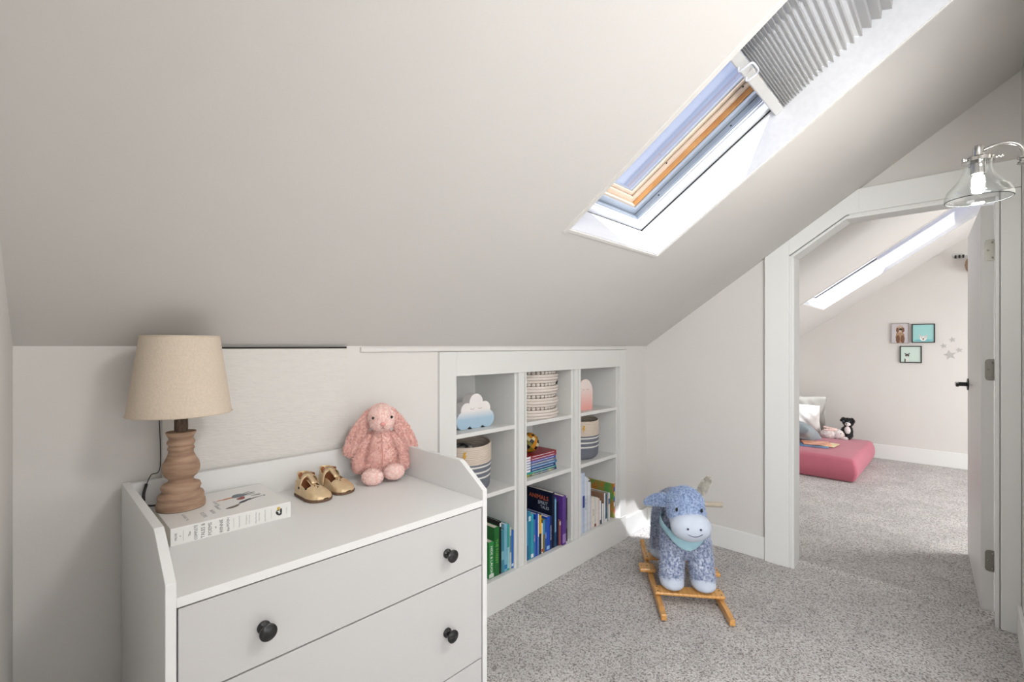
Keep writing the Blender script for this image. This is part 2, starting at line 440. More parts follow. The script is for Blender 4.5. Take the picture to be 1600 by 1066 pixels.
# ------------------------------------------------------------------ skylights
def ring(bm, x0, x1, s0, s1, u0, u1, w0, w1, mi=0):
    """rectangular ring between insets u0 (outer) and u1 (inner)"""
    a = (x0 + u0, x1 - u0, s0 + u0, s1 - u0); b = (x0 + u1, x1 - u1, s0 + u1, s1 - u1)
    box(bm, a[0], b[0], a[2], a[3], w0, w1, SL, mi); box(bm, b[1], a[1], a[2], a[3], w0, w1, SL, mi)
    box(bm, b[0], b[1], a[2], b[2], w0, w1, SL, mi); box(bm, b[0], b[1], b[3], a[3], w0, w1, SL, mi)
def skylight(name, k, thin):
    x0, x1, s0, s1 = SK[k]
    r = empty(name, SL @ Vector(((x0 + x1) / 2, s0, 0)), None, None, kind='structure')
    t = .006
    # painted well boards, each board a part
    for nm, q in (('well_board', (x0, x0 + t, s0, s1)), ('well_board', (x1 - t, x1, s0, s1)), ('well_board', (x0 + t, x1 - t, s0, s0 + t)), ('well_board', (x0 + t, x1 - t, s1 - t, s1))):
        make(nm, box(B(), *q, .001, .138, SL), M['well'], r)
    # flat bead around the opening, on the ceiling
    bm = B(); wd = .016
    box(bm, x0 - wd, x0 + .001, s0 - wd, s1, -.004, .001, SL); box(bm, x1 - .001, x1 + wd * .6, s0 - wd * .6, s1, -.004, .001, SL)
    box(bm, x0, x1, s0 - wd * .6, s0 + .001, -.004, .001, SL)
    make('edge_bead', bm, M['wall'], r)
    bm = B(); ring(bm, x0, x1, s0, s1, -.001, .004, .142, .150); make('shadow_gap', bm, M['gapdark'], r)
    bm = B(); ring(bm, x0, x1, s0, s1, 0, .022, .146, .178); ring(bm, x0, x1, s0, s1, 0, .027, .178, .186)
    make('outer_frame', bm, M['sashwhite'], r, bevel=.002)
    bm = B(); ring(bm, x0, x1, s0, s1, 0, .031, .186, .21); ring(bm, x0, x1, s0, s1, 0, .055, .212, .226); make('metal_lining', bm, M['silver'], r, bevel=.0015)
    # raw timber edges of the sash along both sides
    make('timber_edge', box(B(), x0, x0 + .062, s0 + .06, s1, .227, .246, SL), M['pinewood'], r)
    make('timber_edge', box(B(), x1 - .060, x1, s0 + .06, s1, .227, .246, SL), M['pinewood'], r)
    bm = B(); box(bm, x0, x1, s0, s0 + .062, .226, .248, SL); box(bm, x0, x1, s1 - .062, s1, .226, .248, SL)
    make('sash_end', bm, M['creamwood'], r)
    bm = B(); ring(bm, x0, x1, s0, s1, 0, .082, .248, .258); ring(bm, x0, x1, s0, s1, 0, .096, .262, .28); make('sash', bm, M['creamwood'], r, bevel=.0015)
    bm = B(); ring(bm, x0, x1, s0, s1, .09, .1, .27, .276); make('gasket', bm, M['silver'], r)
    make('glass_pane', box(B(), x0 + .09, x1 - .09, s0 + .09, s1 - .09, .277, .279, SL), M['pane'], r)
    for ss in (.16, .52):
        for q, ww in ((x1 - .0314, .198), (x1 - .0824, .253)):
            make('screw', lathe(B(), [(.0035, 0), (.003, .001)], 10, mx=SL @ Matrix.Translation((q, s0 + ss + (ww - .198) * 2, ww)) @ Matrix.Rotation(-PI / 2, 4, 'Y'), close=True), M['blackmatt'], r)
    return r
skylight('window_1', 0, 0); skylight('window_2', 1, 0)

# pleated blind drawn part of the way over the near skylight
x0, x1, s0, s1 = SK[0]
bl = empty('pleated_blind', SL @ Vector(((x0 + x1) / 2, yS(.43), .12)), 'white pleated blind half drawn over the near skylight', 'blind')
M['blindcloth'] = mat('blind_fabric', srgb(232, 231, 228), .8, bump=.05, bscale=300)
_t = M['blindcloth'].node_tree; _tr = _t.nodes.new('ShaderNodeBsdfTranslucent'); _tr.inputs[0].default_value = (.85, .85, .84, 1); _mx = _t.nodes.new('ShaderNodeMixShader'); _mx.inputs[0].default_value = .5
_t.links.new(_t.nodes['Principled BSDF'].outputs[0], _mx.inputs[1]); _t.links.new(_tr.outputs[0], _mx.inputs[2]); _t.links.new(_mx.outputs[0], _t.nodes['Material Output'].inputs[0])
M['blindrail'] = mat('blind_rail', srgb(214, 214, 212), .45)
sb = yS(.436)
bm = B(); box(bm, x0 + .008, x1 - .008, sb, sb + .032, .108, .138, SL)
make('bottom_rail', bm, M['blindrail'], bl, bevel=.003)
bm = B(); s = sb + .033; rows = []; k = 0
def prow(s, wv): return (bm.verts.new(SL @ Vector((x0 + .0075, s, wv))), bm.verts.new(SL @ Vector((x1 - .0070, s, wv))))
pitch = .0034
while s < s1 - .03:
    rows.append(prow(s, .112 if k % 2 == 0 else .134)); s += pitch * .5 if False else pitch; k += 1
    pitch = min(.0165, pitch * 1.038)
for a, b in zip(rows, rows[1:]): bm.faces.new((a[0], a[1], b[1], b[0]))
pf = make('pleated_fabric', bm, M['blindcloth'], bl)
so = pf.modifiers.new('thick', 'SOLIDIFY'); so.thickness = .0008
bm = B()
hp = [SL @ Vector(p) for p in ((1.505, sb + .004, .106), (1.505, sb - .002, .096), (1.505, sb + .010, .090), (1.51, sb + .034, .088), (1.54, sb + .038, .088), (1.57, sb + .034, .088), (1.575, sb + .010, .090), (1.575, sb - .002, .096), (1.575, sb + .004, .106))]
tube(bm, smoothpts(hp, 5), .0035, 8)
make('pull_handle', bm, M['sashwhite'], bl, smooth=True, label='white wire pull handle')

# translucent sheet added over the far skylight to cut the sun and glow
M['sheer'] = mat('sheer_diffuser', srgb(240, 238, 234), .9)
_t = M['sheer'].node_tree; _tr = _t.nodes.new('ShaderNodeBsdfTranslucent'); _tr.inputs[0].default_value = (.95, .94, .92, 1); _mx = _t.nodes.new('ShaderNodeMixShader'); _mx.inputs[0].default_value = .85
_t.links.new(_t.nodes['Principled BSDF'].outputs[0], _mx.inputs[1]); _t.links.new(_tr.outputs[0], _mx.inputs[2]); _t.links.new(_mx.outputs[0], _t.nodes['Material Output'].inputs[0])
x0, x1, s0, s1 = SK[1]
b2_ = empty('added_diffuser', SL @ Vector(((x0 + x1) / 2, yS(.62), .03)), 'white translucent sheet added over the skylight of the far room', 'blind')
make('sheer_cloth', box(B(), x0 + .007, x1 - .007, yS(.50), s1 - .01, .030, .0312, SL), M['sheer'], b2_)
make('hem_bar', box(B(), x0 + .007, x1 - .007, yS(.505), yS(.498), .029, .033, SL), M['sheer'], b2_)

# ------------------------------------------------------------------ door of the far room, standing open
dr = empty('door_1', (3.034, -.101, 0), None, None, rz=R(2.8), kind='structure')
M['door'] = mat('door_paint', srgb(224, 223, 221), .4)
make('door_panel', bx(0, .80, 0, .043, .012, 1.86), M['door'], dr, world=False, bevel=.002)
for z in (1.655, 1.113, .247):
    h = B()
    pts = [(-.012, -.048), (.010, -.048)] + [(.030 - .012 + .012 * math.cos(a), -.036 + .012 * math.sin(a)) for a in (-PI / 2, -PI / 4, 0)] + [(.030 - .012 + .012 * math.cos(a), .036 + .012 * math.sin(a)) for a in (0, PI / 4, PI / 2)] + [(-.012, .048)]
    prism(h, pts, 'X', -.003, -.0002, Matrix.Translation((0, 0, z)))
    hg = make('hinge', h, M['hinge'], dr, world=False)
    h = B()
    for yy, zz in ((.006, .034), (.020, 0), (.006, -.034)):
        lathe(h, [(.0042, 0), (.003, .0015)], 12, mx=Matrix.Translation((-.003, yy, z + zz)) @ Matrix.Rotation(-PI / 2, 4, 'Y'), close=True)
    make('screw', h, M['chrome'], hg, world=False)
h = B(); RX = Matrix.Translation((.735, .043, 1.0)) @ Matrix.Rotation(-PI / 2, 4, 'X')
lathe(h, [(.0, 0), (.034, 0), (.034, .006), (.012, .010), (.012, .05), (.0, .05)], 24, mx=RX)
box(h, .62, .748, .088, .100, .991, 1.011)
make('door_handle', h, M['black'], dr, world=False, smooth=True, auto=35, label='black lever door handle')
make('latch_plate', bx(.8, .8012, .010, .033, .97, 1.03), M['hinge'], dr, world=False)

# ------------------------------------------------------------------ wall sconce
sco = empty('wall_sconce', (1.85, RY, 1.62), 'polished nickel wall light with clear glass bell shade over the doorway', 'wall light')
cx, cy = 1.84, -.030
bm = B(); cz = 1.628
pr = [(.0705, 0), (.0715, .006), (.0705, .014), (.064, .030), (.051, .046), (.039, .062), (.031, .080), (.0285, .098), (.030, .106)]
pr2 = [(r - .002, z) for r, z in pr[::-1]]
sp_ = smoothpts([(r, 0, z) for r, z in pr], 4)
lathe(bm, [(p.x, p.z) for p in sp_] + [(p.x - .0018, p.z) for p in sp_[::-1]], 56, (cx, cy, cz))
make('glass_shade', bm, M['shadeglass'], sco, smooth=True)
M['rimglass'] = mat('glass_rim', (.05, .055, .055), .8, spec=.0)
bm = B(); tube(bm, [(cx + .0695 * math.cos(a * PI / 24), cy + .0695 * math.sin(a * PI / 24), cz) for a in range(48)], .0011, 6, closed=True)
make('shade_rim', bm, M['rimglass'], sco, smooth=True)
bm = B(); lathe(bm, [(0, .104), (.034, .104), (.034, .113), (.026, .118), (.012, .120), (.012, .142), (.009, .150), (0, .153)], 32, (cx, cy, cz))
fit = make('shade_holder', bm, M['chrome'], sco, smooth=True, auto=40)
for a in (20, 140, 260):
    d = Vector((math.cos(R(a)), math.sin(R(a)), 0)); c0 = Vector((cx, cy, cz + .109))
    bm = B(); tube(bm, [c0 + d * .032, c0 + d * .044], .0035, 10); ell(bm, c0 + d * .046, (.005, .005, .005), sub=2)
    make('thumb_screw', bm, M['chrome'], fit, smooth=True)
bm = B(); lathe(bm, [(0, .070), (.016, .070), (.016, .104), (0, .104)], 24, (cx, cy, cz)); make('lamp_socket', bm, M['chrome'], sco, smooth=True, auto=40)
M['bulb'] = mat('bulb_glow', (1, 1, 1), .4, emit=(1, .96, .91), es=BULB)
bm = B(); lathe(bm, [(0, .016), (.008, .017), (.0125, .022), (.0135, .032), (.0135, .058), (.010, .066), (.008, .070), (0, .071)], 24, (cx, cy, cz))
make('bulb', bm, M['bulb'], sco, smooth=True)
bm = B(); tube(bm, smoothpts([(cx, cy - .008, cz + .134), (cx, cy - .035, cz + .142), (cx, cy - .060, cz + .140), (cx, cy - .078, cz + .128), (cx, cy - .086, cz + .108), (cx, cy - .086, cz + .094)], 6), .0048, 14)
make('curved_arm', bm, M['chrome'], sco, smooth=True)
bm = B(); lathe(bm, [(0, .096), (.013, .096), (.013, .092), (.009, .090), (.009, .084), (.013, .082), (.013, .078), (0, .078)], 24, (cx, cy - .086, cz))
tube(bm, [(cx, cy - .086, cz + .087), (cx, RY + .012, cz + .087)], .006, 12)
lathe(bm, [(0, 0), (.055, 0), (.055, .008), (.048, .014), (0, .014)], 32, mx=Matrix.Translation((cx, RY, cz + .087)) @ Matrix.Rotation(-PI / 2, 4, 'X'))
make('wall_plate', bm, M['chrome'], sco, smooth=True, auto=35)

# ------------------------------------------------------------------ built-in bookcase
FR = 1.540
bc = empty('built_in_bookcase', (1.9, FR, 0), 'white built-in bookcase of three columns recessed in knee wall', 'bookcase')
def bcp(n, *q, m='shelfwhite', bev=.0015, par=None): return make(n, bx(*q), M[m], par or bc, bevel=bev)
bcp('top_rail', 1.262, 2.571, FR, KY + .01, 1.092, 1.196)
bcp('stile', 1.174, 1.262, FR, KY + .01, .15, 1.196)
bcp('stile', 2.571, 2.640, FR, KY + .01, .15, 1.196)
bcp('bottom_rail', 1.174, 2.640, FR - .002, KY + .012, 0, .150)
cols = [(1.240, 1.634), (1.723, 2.088), (2.178, 2.552)]
ZB, ZT = .135, 1.125
for i, (a, b) in enumerate(cols):
    f0 = KY + .002
    bcp('side_panel', a - .016, a, f0, 1.842, ZB, ZT + .016); bcp('side_panel', b, b + .016, f0, 1.842, ZB, ZT + .016)
    bcp('top_panel', a, b, f0 + .012, 1.842, ZT, ZT + .016); bcp('base_panel', a, b, f0 + .012, 1.842, ZB, .152)
    bcp('back_panel', a - .016, b + .016, 1.842, 1.85, ZB, ZT + .016)
    bcp('shelf', a, b, f0 - .002, 1.842, .822, .841, bev=.0015); bcp('shelf', a, b, f0 - .002, 1.842, .529, .549, bev=.0015)
bcp('divider', 1.651, 1.692, FR + .004, 1.60, .150, 1.092); bcp('divider', 1.699, 1.707, FR + .006, 1.60, .150, 1.092)
bcp('divider', 2.105, 2.136, FR + .004, 1.60, .150, 1.092); bcp('divider', 2.143, 2.162, FR + .006, 1.60, .150, 1.092)
for a, b in ((1.692, 1.699), (2.136, 2.143)): bcp('shadow_gap', a, b, FR + .02, 1.60, .150, 1.1, m='gapdark', bev=0)
bcp('shadow_gap', 1.552, 1.5545, 1.8412, 1.842, .85, 1.12, m='gapdark', bev=0) if False else None
for (a, b) in cols:
    for z in (.70, .98):
        bm = B(); lathe(bm, [(.003, 0), (.003, .0006)], 10, mx=Matrix.Translation((b - .0002, 1.60, z)) @ Matrix.Rotation(-PI / 2, 4, 'Y'), close=True)
        make('peg_hole', bm, M['blindcloth'], bc)
# crescent shaped cord hole in the side of the middle column
bm = B(); pts = []
for k in range(11): a = R(-80 + 160 * k / 10); pts.append((1.645 + .022 * math.cos(a) - .0, 1.0 + .026 * math.sin(a)))
for k in range(11): a = R(80 - 160 * k / 10); pts.append((1.641 + .015 * math.cos(a), 1.003 + .025 * math.sin(a)))
prism(bm, pts, 'X', 2.0872, 2.0878); make('cord_hole', bm, M['blackmatt'], bc)

# ------------------------------------------------------------------ books
def cover_mat(name, col, rough=.4, col2=None):
    return mat(name, srgb(*col), rough, noise=0 if col2 else .12, nscale=40, col2=srgb(*col2) if col2 else None)
def book(x, th, h, dep, col, label, group, y=1.562, z=.152, lean=0, marks=None, words=None, wcol=(235, 235, 230), col2=None):
    r = empty('book', (x, y, z), label, 'book', group=group, rot=(0, R(lean), 0))
    c = cover_mat('cover_' + label.split()[0], col, col2=col2)
    t = min(.0022, th * .2)
    bm = B(); box(bm, 0, t, 0, dep, 0, h); box(bm, th - t, th, 0, dep, 0, h); box(bm, t, th - t, 0, t * 1.2, 0, h)
    make('cover', bm, c, r, world=False, bevel=.0006)
    make('page_block', bx(t, th - t, t * 1.2, dep - .003, .003, h - .003), M['page'], r, world=False)
    if marks:
        for (z0, z1, mc) in marks:
            make('spine_label', bx(.0006, th - .0006, -.0004, .0004, z0 * h, z1 * h), cover_mat('print', mc), r, world=False)
    if words:
        mtx = frame((th / 2, -.0005, h * .5), (0, 0, -1), (1, 0, 0), (0, -1, 0))
        text(words, th * .62, mtx, cover_mat('ink', wcol), r, 'spine_title', world=False)
    return r
G1, G2, G3 = 'books in the left column of the bookcase', 'books in the middle column of the bookcase', 'books in the right column of the bookcase'
for a in [
    (1.470, .031, .168, .20, (38, 132, 62), 'short bright green book, leftmost in the bottom left cubby', G1, dict(words='HIDE & LAUGH', marks=[(.02, .12, (200, 210, 200))])),
    (1.503, .033, .226, .20, (24, 104, 44), 'tall dark green book beside the short bright green one', G1, dict(words='THE FOREST', wcol=(120, 190, 90))),
    (1.538, .011, .246, .22, (16, 20, 24), 'thin black book, tallest in the bottom left cubby', G1, dict(marks=[(.9, .97, (220, 220, 220))])),
    (1.550, .018, .203, .20, (58, 134, 150), 'teal grey book right of the thin black book', G1, dict(marks=[(.3, .5, (120, 180, 190))])),
    (1.569, .019, .225, .20, (120, 178, 200), 'pale sky blue book with darker foot, left cubby', G1, dict(marks=[(.05, .14, (40, 120, 170))])),
    (1.589, .016, .217, .20, (60, 160, 150), 'turquoise book with lighter lower half, left cubby', G1, dict(marks=[(.04, .5, (150, 200, 210))])),
    (1.606, .012, .199, .18, (190, 200, 190), 'thin cream grey book beside the royal blue one', G1, dict(marks=[(.4, .8, (90, 130, 140))])),
    (1.6185, .014, .181, .19, (36, 104, 186), 'royal blue book, rightmost in the bottom left cubby', G1, dict(marks=[(.05, .12, (190, 210, 240))])),
]:
    book(*a[:7], **a[7])
x = 1.725
U2 = [
    (.016, .246, (34, 98, 140), 'steel blue book, leftmost in the middle cubby', dict(marks=[(.3, .8, (60, 140, 180))])),
    (.018, .240, (40, 130, 160), 'teal blue book second from left in middle cubby', dict(marks=[(.8, .9, (190, 220, 230))])),
    (.020, .222, (50, 160, 180), 'light teal book with white foot label, middle cubby', dict(marks=[(.02, .1, (235, 235, 235))])),
    (.015, .190, (60, 120, 180), 'short blue book with pink lettering, middle cubby', dict(words='STORIES', wcol=(240, 150, 170))),
    (.020, .214, (20, 70, 170), 'strong blue book with plain spine, middle cubby', dict()),
    (.008, .208, (240, 240, 240), 'very thin white book beside strong blue one', dict(marks=[(0, .45, (60, 130, 190))])),
    (.019, .205, (30, 34, 44), 'black book with yellow top on its spine', dict(marks=[(.52, .98, (230, 180, 50))])),
    (.011, .155, (232, 226, 216), 'short white book beside yellow topped one', dict(marks=[(.05, .15, (200, 60, 60))])),
    (.016, .172, (120, 110, 60), 'olive and blue book in middle cubby', dict(marks=[(.55, .98, (70, 150, 200))])),
    (.014, .168, (40, 90, 160), 'denim blue book with white title, middle cubby', dict(words='PUDDLE', wcol=(230, 235, 240))),
    (.025, .176, (30, 80, 190), 'wide cobalt blue book with plain spine', dict(marks=[(.04, .14, (150, 190, 230))])),
    (.018, .174, (24, 50, 110), 'navy book with white lettering beside cobalt one', dict(words='MOON & STARS', wcol=(220, 225, 235))),
]
for th, h, col, lab, kw in U2:
    book(x, th - .0008, h, .17, col, lab, G2, **kw); x += th
# tall thin books standing behind and right of the short ones
bA = book(1.728, .010, .318, .010, (10, 20, 44), '', G2, y=1.80) if False else None
big = empty('book', (1.928, 1.562, .152), 'large dark navy picture book with orange title on its side cover', 'book', group=G2)
make('cover', bx(0, .018, 0, .262, 0, .292), cover_mat('navy_cover', (12, 22, 48)), big, world=False, bevel=.0008)
make('page_block', bx(.003, .015, .004, .260, .002, .2932), M['page'], big, world=False)
text('ANIMALS', .034, frame((-.0004, .095, .252), (0, -1, 0), (0, 0, 1), (-1, 0, 0)), cover_mat('orange_print', (214, 110, 74)), big, 'cover_title', world=False)
text('SPIRIT', .026, frame((-.0004, .065, .224), (0, -1, 0), (0, 0, 1), (-1, 0, 0)), cover_mat('grey_print', (190, 200, 214)), big, 'cover_title', world=False)
text('TALES', .022, frame((-.0004, .052, .202), (0, -1, 0), (0, 0, 1), (-1, 0, 0)), cover_mat('grey_print', (190, 200, 214)), big, 'cover_title', world=False)
book(1.9475, .014, .262, .235, (22, 80, 120), 'tall petrol blue book with pale blue stripe', G2, marks=[(.3, .97, (120, 170, 210))])
book(1.963, .017, .238, .235, (20, 24, 60), 'deep indigo book left of the large purple one', G2)
book(1.9815, .012, .135, .16, (150, 90, 90), 'small dusky pink book before the purple one', G2, y=1.556, marks=[(.8, .95, (220, 200, 190))])
book(1.995, .030, .262, .26, (92, 58, 140), 'large purple book standing out of the middle cubby', G2, y=1.545, marks=[(.04, .22, (160, 130, 190))])
book(2.0275, .013, .250, .25, (30, 24, 30), 'thin black book right of the large purple one', G2, marks=[(.05, .2, (150, 60, 60))])
book(2.042, .018, .236, .24, (46, 40, 56), 'dark charcoal book, rightmost in the middle cubby', G2, marks=[(.3, .5, (90, 90, 110))])
U3 = [
    (.020, .345, .2, (206, 214, 228), 'tall pale grey blue book, leftmost in right cubby', {}),
    (.022, .342, .2, (188, 200, 220), 'tall pale blue book with dark blue disc on its spine', dict(marks=[(.42, .62, (30, 60, 140))])),
    (.018, .318, .2, (214, 220, 230), 'tall white book with fine grey title, right cubby', dict(words='my little world', wcol=(110, 120, 140))),
    (.017, .308, .2, (206, 210, 216), 'tall light grey book beside the white titled one', {}),
    (.014, .296, .2, (226, 228, 232), 'tall off white book with dark top dot', dict(marks=[(.95, .98, (60, 60, 70))])),
    (.012, .276, .2, (196, 204, 216), 'last tall pale book before the short cream ones', {}),
    (.018, .186, .15, (228, 214, 206), 'short cream pink book, first after the tall pale ones', {}),
    (.016, .182, .15, (232, 226, 220), 'short cream book with grey lettering, right cubby', dict(words='goodnight', wcol=(120, 110, 110))),
    (.022, .176, .15, (214, 212, 204), 'wide short stone coloured book in right cubby', dict(marks=[(.03, .12, (130, 60, 50))])),
    (.018, .169, .15, (234, 226, 220), 'short ivory book right of the stone coloured one', {}),
    (.018, .160, .15, (222, 206, 198), 'short blush book in the right cubby', {}),
    (.016, .142, .15, (230, 232, 236), 'short white book with dark foot, right cubby', dict(marks=[(.02, .2, (60, 70, 90))])),
    (.009, .124, .15, (84, 92, 104), 'very thin slate book among short white ones', {}),
    (.018, .118, .15, (238, 238, 238), 'shortest white book before the tall colourful ones', {}),
]
x = 2.182
for th, h, d, col, lab, kw in U3:
    book(x, th - .0008, h, d, col, lab, G3, **kw); x += th
for th, h, col, lab, kw in [
    (.016, .178, (150, 116, 92), 'brown sided book with white spine after the shortest book', dict(marks=[(.0, 1, (232, 232, 234))])),
    (.018, .164, (24, 84, 116), 'dark teal book near the right end', dict(marks=[(.0, .12, (230, 230, 235))])),
    (.014, .172, (150, 160, 150), 'grey green book near the right end of right cubby', dict(marks=[(.5, .9, (180, 150, 120))])),
]:
    book(x + .002, th - .0008, h, .21, col, lab, G3, **kw); x += th
book(x + .002, .019, .168, .21, (222, 222, 226), 'plain white book between the grey green and colourful ones', G3, marks=[(.6, .8, (70, 110, 170))])
cb = empty('book', (2.5345, 1.564, .152), 'tall colourful picture book, orange and green side, far right', 'book', group=G3)
make('cover', bx(0, .014, 0, .25, 0, .212), mat('rainbow_cover', srgb(226, 104, 40), .4, col2=srgb(96, 156, 84), nscale=11), cb, world=False, bevel=.0008)
make('page_block', bx(.002, .012, .003, .248, .003, .2132), M['page'], cb, world=False)
for z0, c_ in ((.03, (220, 90, 80)), (.07, (230, 232, 236)), (.10, (70, 110, 190)), (.135, (226, 200, 110)), (.165, (60, 80, 170))):
    make('spine_label', bx(.0006, .0134, -.0005, .0004, z0, z0 + .026), cover_mat('print', c_), cb, world=False)

# stack of paperbacks lying on the middle shelf, under the patchwork ball
zz = .549
stk = [('bottom olive and yellow book of the lying stack', (150, 150, 60), .013, (40, 60, 110)), ('teal green lying book, second from the bottom', (40, 150, 140), .010, None), ('dark navy lying book with white title line', (30, 70, 130), .015, None), ('steel blue lying book in the middle of the stack', (70, 120, 170), .014, None), ('grey lying book with speckled spine', (110, 120, 140), .013, None), ('violet blue lying book below the two red ones', (80, 90, 170), .013, None), ('dusky red lying book second from the top', (160, 70, 90), .013, None), ('dark red book on top of the lying stack', (150, 34, 44), .014, None)]
for i, (lab, col, th, c2) in enumerate(stk):
    L = .272 - .004 * (i % 3)
    r = empty('book', (1.742 + .002 * (i % 2), 1.602, zz), lab, 'book', group='books lying in a stack on the middle shelf')
    cm = cover_mat('stack_cover', col, col2=c2)
    bm = B(); box(bm, 0, L, 0, .19, 0, .0012); box(bm, 0, L, 0, .19, th - .0018, th - .0006); box(bm, 0, L, 0, .0016, .0012, th - .0018)
    make('cover', bm, cm, r, world=False)
    make('page_block', bx(.002, L - .002, .0016, .188, .0012, th - .0018), M['page'], r, world=False)
    if i > 1: make('spine_label', bx(.012, .058, -.0004, .0004, .0015, th - .0022), cover_mat('white_label', (226, 228, 234)), r, world=False)
    make('spine_line', bx(.07, L - .02, -.0004, .0004, th * .42, th * .62), cover_mat('pale_line', (210, 215, 225)), r, world=False)
    zz += th
# patchwork ball
bm = B(); bmesh.ops.create_uvsphere(bm, u_segments=14, v_segments=9, radius=.052)
for f in bm.faces: f.material_index = random.choice([0, 0, 1, 1, 2, 3])
bmesh.ops.inset_individual(bm, faces=bm.faces[:], thickness=.0012, depth=.0008)
me = bpy.data.meshes.new('ball'); bm.to_mesh(me); bm.free()
me.transform(Matrix.Translation((1.862, 1.665, zz + .0525)) @ Matrix.Rotation(.5, 4, 'Y') @ Matrix.Rotation(.4, 4, 'X'))
make('patchwork_ball', me, [mat('ball_black', srgb(24, 20, 18), .2), mat('ball_gold', srgb(196, 130, 30), .2, .3), mat('ball_olive', srgb(110, 104, 30), .25), mat('ball_cream', srgb(196, 186, 150), .3)], label='glossy gold and black faceted ball on the lying books', cat='ball')

# ------------------------------------------------------------------ baskets
def rope_basket(cx, cy, z0, r0, r1, h, label, flop):
    t = empty('rope_basket', (cx, cy, z0), label, 'basket', group='striped rope baskets')
    cream = mat('cream_rope', srgb(214, 200, 186), .9, bump=.5, bscale=260); grey = mat('grey_rope', srgb(120, 124, 134), .9, bump=.5, bscale=260, noise=.15, nscale=200)
    wht = mat('white_rope', srgb(226, 224, 220), .9, bump=.4, bscale=260)
    n = 26; rr = h / n / 2
    def rad(t): return r0 + (r1 - r0) * min(1, t * 1.6) - (.02 * (1 - t * 8) ** 2 if t < .125 else 0)
    parts = {'body': (B(), cream), 'grey_band': (B(), grey), 'white_stripe': (B(), wht)}
    for i in range(n):
        f = i / (n - 1); z = rr + i * 2 * rr
        pts = []
        for k in range(40):
            a = 2 * PI * k / 40
            wob = 1 + .012 * math.sin(a * 3 + 1) * f
            zz = z + (flop * f ** 3 * math.sin(a + .4))
            pts.append((cx + rad(f) * wob * math.cos(a), cy + rad(f) * wob * math.sin(a), z0 + zz))
        key = 'body' if f > .62 else ('white_stripe' if i in (8, 11, 14) else 'grey_band')
        bm = parts[key][0]
        tube(bm, pts, rr * 1.12, 6, closed=True)
    lathe(parts['grey_band'][0], [(0, .003), (rad(.02), .003), (rad(.02), .006), (0, .006)], 40, (cx, cy, z0))
    for k, (bm, m) in parts.items(): make(k, bm, m, t, smooth=True)
    # small gold motif on the front
    d = Vector((-.62, -.78, 0)); d.normalize(); sx = Vector((d.y, -d.x, 0)) * -1
    o = Vector((cx, cy, z0 + h * .80)) + d * (r1 + rr * 1.3)
    mx = frame(o, sx, (0, 0, 1), d)
    bm = B(); s_ = .02
    prism(bm, [(-.1 * s_, 1 * s_), (.5 * s_, 1 * s_), (.15 * s_, .2 * s_), (.55 * s_, .2 * s_), (-.25 * s_, -1.1 * s_), (.0, -.15 * s_), (-.4 * s_, -.15 * s_)], 'Z', -.002, .001, mx)
    make('gold_motif', bm, mat('gold_thread', srgb(206, 158, 50), .4), t, label='gold lightning motif')
    return t
b1 = rope_basket(1.43, 1.695, .549, .118, .128, .225, 'rope basket with grey stripes under the cloud ornament', .007)
bm = B(); ell(bm, (1.40, 1.67, .735), (.055, .05, .035)); ell(bm, (1.45, 1.72, .73), (.05, .05, .03))
fm = mat('toy_cloth', srgb(200, 196, 190), .9, col2=srgb(24, 22, 22), nscale=16)
make('folded_blanket', remesh(bm, .006, 4), fm, None, label='black and white cloth lying in the rope basket under the cloud', cat='blanket')
b2 = rope_basket(2.338, 1.695, .549, .118, .124, .232, 'rope basket with grey stripes under the pink arch ornament', .004)

# crocheted cream basket
t = empty('crochet_basket', (1.905, 1.700, .841), 'cream crocheted basket with rows of holes on the top shelf', 'basket')
cr1 = mat('cream_crochet', srgb(222, 212, 203), .95, bump=.6, bscale=180)
bm = B(); n = 17; H = .262; rr = H / n / 2
holes = B()
for i in range(n):
    z = rr + 2 * rr * i; bulge = .150 + .006 * math.sin(i * PI / 2.1)
    if i % 4 == 3:
        for k in range(34):
            a = 2 * PI * k / 34; c0 = Vector((1.905 + (bulge - .006) * math.cos(a), 1.700 + (bulge - .006) * math.sin(a) * .90, .841 + z))
            ell(bm, c0, (.0075, .0122, rr * 1.25), (0, 0, a), 2)
    else:
        tube(bm, [(1.905 + bulge * math.cos(2 * PI * k / 96) * (1 + .006 * (k % 2)), 1.700 + bulge * .90 * math.sin(2 * PI * k / 96) * (1 + .006 * (k % 2)), .841 + z + .0012 * (k % 2)) for k in range(96)], rr * 1.12, 6, closed=True)
make('body', bm, cr1, t, smooth=True)
bm = B(); lathe(bm, [(0, .003), (.133, .003), (.133, H - .01), (.131, H - .01), (.131, .006), (0, .006)], 40, mx=Matrix.Translation((1.905, 1.700, .841)) @ Matrix.Diagonal((1, .88, 1, 1)))
make('lining', bm, mat('dark_lining', srgb(70, 58, 50), .9), t, smooth=True, auto=50)

